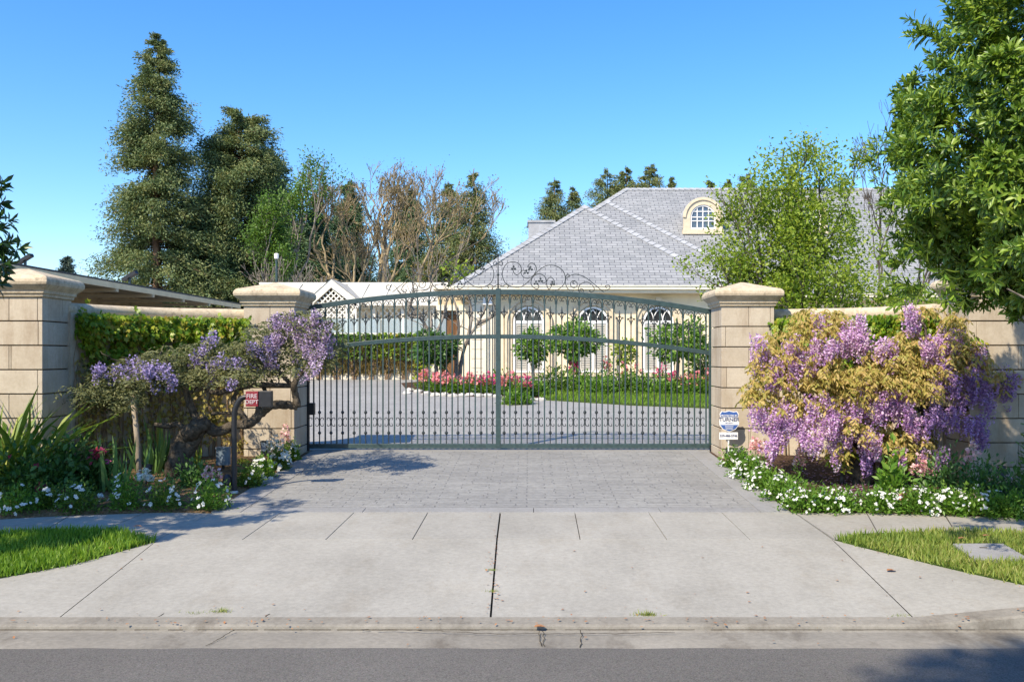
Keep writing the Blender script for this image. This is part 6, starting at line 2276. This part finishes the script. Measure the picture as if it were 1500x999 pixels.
# ------------------------------------------------------------------ foreground street trees
def rosette_tree(name, c, rad, n, lsz, mat, label, seed, trunk_xy, shoots=(), inner=.35):
    r = np.random.default_rng(seed)
    rng = random.Random(seed)
    zb = HG(*trunk_xy)
    t = thing(name, (trunk_xy[0], trunk_xy[1], zb), label, 'tree')
    c, rad = np.array(c), np.array(rad)
    nc = max(60, n // 38)
    u = nrm(r.normal(0, 1, (nc, 3)))
    lump = 1 + .10 * np.sin(5 * np.arctan2(u[:, 1], u[:, 0]) + 7 * u[:, 2]) + r.normal(0, .06, nc)
    rr = np.where(u[:, 2:3] < 0, rad * np.array([1, 1, .40]), rad)
    cc = c + u * (.90 * lump)[:, None] * rr
    m1 = int(n * .66)
    ci = r.integers(0, nc, m1)
    v = nrm(r.normal(0, 1, (m1, 3)) + u[ci] * .9)
    cr = r.uniform(.16, .34, nc)[ci]
    pos = cc[ci] + v * (cr * r.uniform(.6, 1.05, m1))[:, None] * np.array([1, 1, .85])
    ax = nrm(v * .9 + u[ci] * .5 + np.array([0, 0, .45]) + r.normal(0, .2, (m1, 3)))
    m2 = n - m1
    u2 = nrm(r.normal(0, 1, (m2, 3)))
    rr = np.where(u2[:, 2:3] < 0, rad * np.array([1, 1, .40]), rad)
    pos = np.vstack([pos, c + u2 * r.uniform(.5, .86, m2)[:, None] * rr])
    ax = np.vstack([ax, nrm(u2 + np.array([0, 0, .45]) + r.normal(0, .25, (m2, 3)))])
    for (p0, p1, m) in shoots:
        p0, p1 = np.array(p0), np.array(p1)
        s = np.linspace(0, 1, m)[:, None]
        pos = np.vstack([pos, p0 + (p1 - p0) * s + r.normal(0, .05, (m, 3))])
        ax = np.vstack([ax, nrm(np.tile(p1 - p0, (m, 1)) + r.normal(0, .25, (m, 3)) * np.linalg.norm(p1 - p0) * .8)])
    per = 11
    PP, DD, UU = [], [], []
    A = np.repeat(ax, per, 0)
    B = nrm(np.cross(A, np.array([.3, .2, .9])))
    C = np.cross(A, B)
    j = np.tile(np.arange(per), len(pos))
    an = j * 2.4 + np.repeat(r.uniform(0, 6.28, len(pos)), per)
    tilt = R(20) + R(75) * (j / per) + r.normal(0, .12, len(j))
    D = A * np.cos(tilt)[:, None] + (B * np.cos(an)[:, None] + C * np.sin(an)[:, None]) * np.sin(tilt)[:, None]
    P_ = np.repeat(pos, per, 0) - A * (.07 * (j / per))[:, None]
    leaves('crown', P_, D, A + r.normal(0, .15, A.shape), lsz * r.uniform(.65, 1.15, len(P_)) * (.7 + .3 * (j / per)), T_LEAF, M[mat], t, width=.95)
    lines = [(spline([(trunk_xy[0], trunk_xy[1], zb - .1), (trunk_xy[0] + .05, trunk_xy[1], zb + 1.0), (c[0], c[1], c[2] - .2), (c[0], c[1], c[2] + rad[2] * .5)], 6), .13, .04)]
    for i in range(0, len(pos), max(1, len(pos) // 150)):
        q = Vector(pos[i])
        st = Vector((c[0], c[1], zb + 1.2 + (q.z - zb - 1.2) * .45))
        mid = st.lerp(q, .5) + Vector((rng.gauss(0, .08), rng.gauss(0, .08), -.05))
        lines.append((spline([st, mid, st.lerp(q, .86)], 4), .024, .006))
    tubes(lines, 'trunk', M['greybark'], t, .006)
    return t


Y1 = 7.0
rosette_tree('glossy_street_tree', (5.42, 7.6, 3.12), (1.9, 2.4, 3.1), 20000, .118, 'magnolia', 'glossy leaved street tree overhanging the right wisteria', 5, (5.1, 7.45),
             [(P(1375, 60, Y1), P(1335, 42, Y1), 16), (P(1400, 110, Y1), P(1368, 96, Y1), 14), (P(1370, 160, Y1), P(1335, 146, Y1), 16), (P(1360, 230, Y1), P(1322, 205, Y1), 16), (P(1350, 300, Y1), P(1306, 290, Y1), 14), (P(1340, 370, Y1), P(1304, 385, Y1), 14),
              (P(1390, 400, 6.7), P(1392, 448, 6.6), 7), (P(1450, 380, 6.7), P(1448, 415, 6.5), 6), (P(1420, 30, Y1), P(1385, -5, Y1), 14), (P(1345, 420, Y1), P(1320, 432, Y1), 12)])
Y2 = 7.6
rosette_tree('laurel_street_tree', (-6.85, 7.7, 2.95), (1.8, 2.0, 1.5), 2200, .15, 'laurel', 'dark leaved street tree reaching in at the left edge', 6, (-6.6, 7.5),
             [(P(-40, 330, Y2), P(18, 324, Y2), 12), (P(-40, 290, Y2), P(0, 277, Y2), 10), (P(-40, 370, Y2), P(10, 364, Y2), 16), (P(-40, 400, Y2), P(6, 395, Y2), 14), (P(-40, 425, Y2), P(-6, 422, Y2), 8)])
# street trees across the road, behind the camera: they shade the gutter and the asphalt
broadleaf('shade_tree', 0, .01, -.3, 'street tree across the road behind the viewer, left one', 'tree', [(0, 0, 1, 3.2, .2, 4, .6, .2)], 'lime', 0, .4, .3, 40) if False else None


def shade_tree(x, y, crown, rad, label, seed):
    zb = H(y)
    t = thing('street_tree', (x, y, zb), label, 'tree', 'street trees across the road')
    r = np.random.default_rng(seed)
    rng = random.Random(seed)
    lines, tips = [], []
    growth((x, y, zb - .05), (0, 0, 1), crown[2] * .80, .22, 2, rng, lines, tips, .35, .3, shrink=.2)
    tubes(lines, 'trunk', M['bark'], t)
    n = 3200
    u = nrm(r.normal(0, 1, (n, 3)))
    p = np.array(crown) + u * (r.uniform(0, 1, n) ** .45)[:, None] * np.array(rad)
    leaves('crown', p, r.normal(0, 1, p.shape), r.normal(0, 1, p.shape), r.uniform(.16, .3, n), T_LEAF, M['laurel'], t, width=1.8)


shade_tree(-5.0, -6.9, (-4.6, -6.45, 14.0), (1.9, 1.1, 1.2), 'leafy street tree across the road behind the viewer', 3)
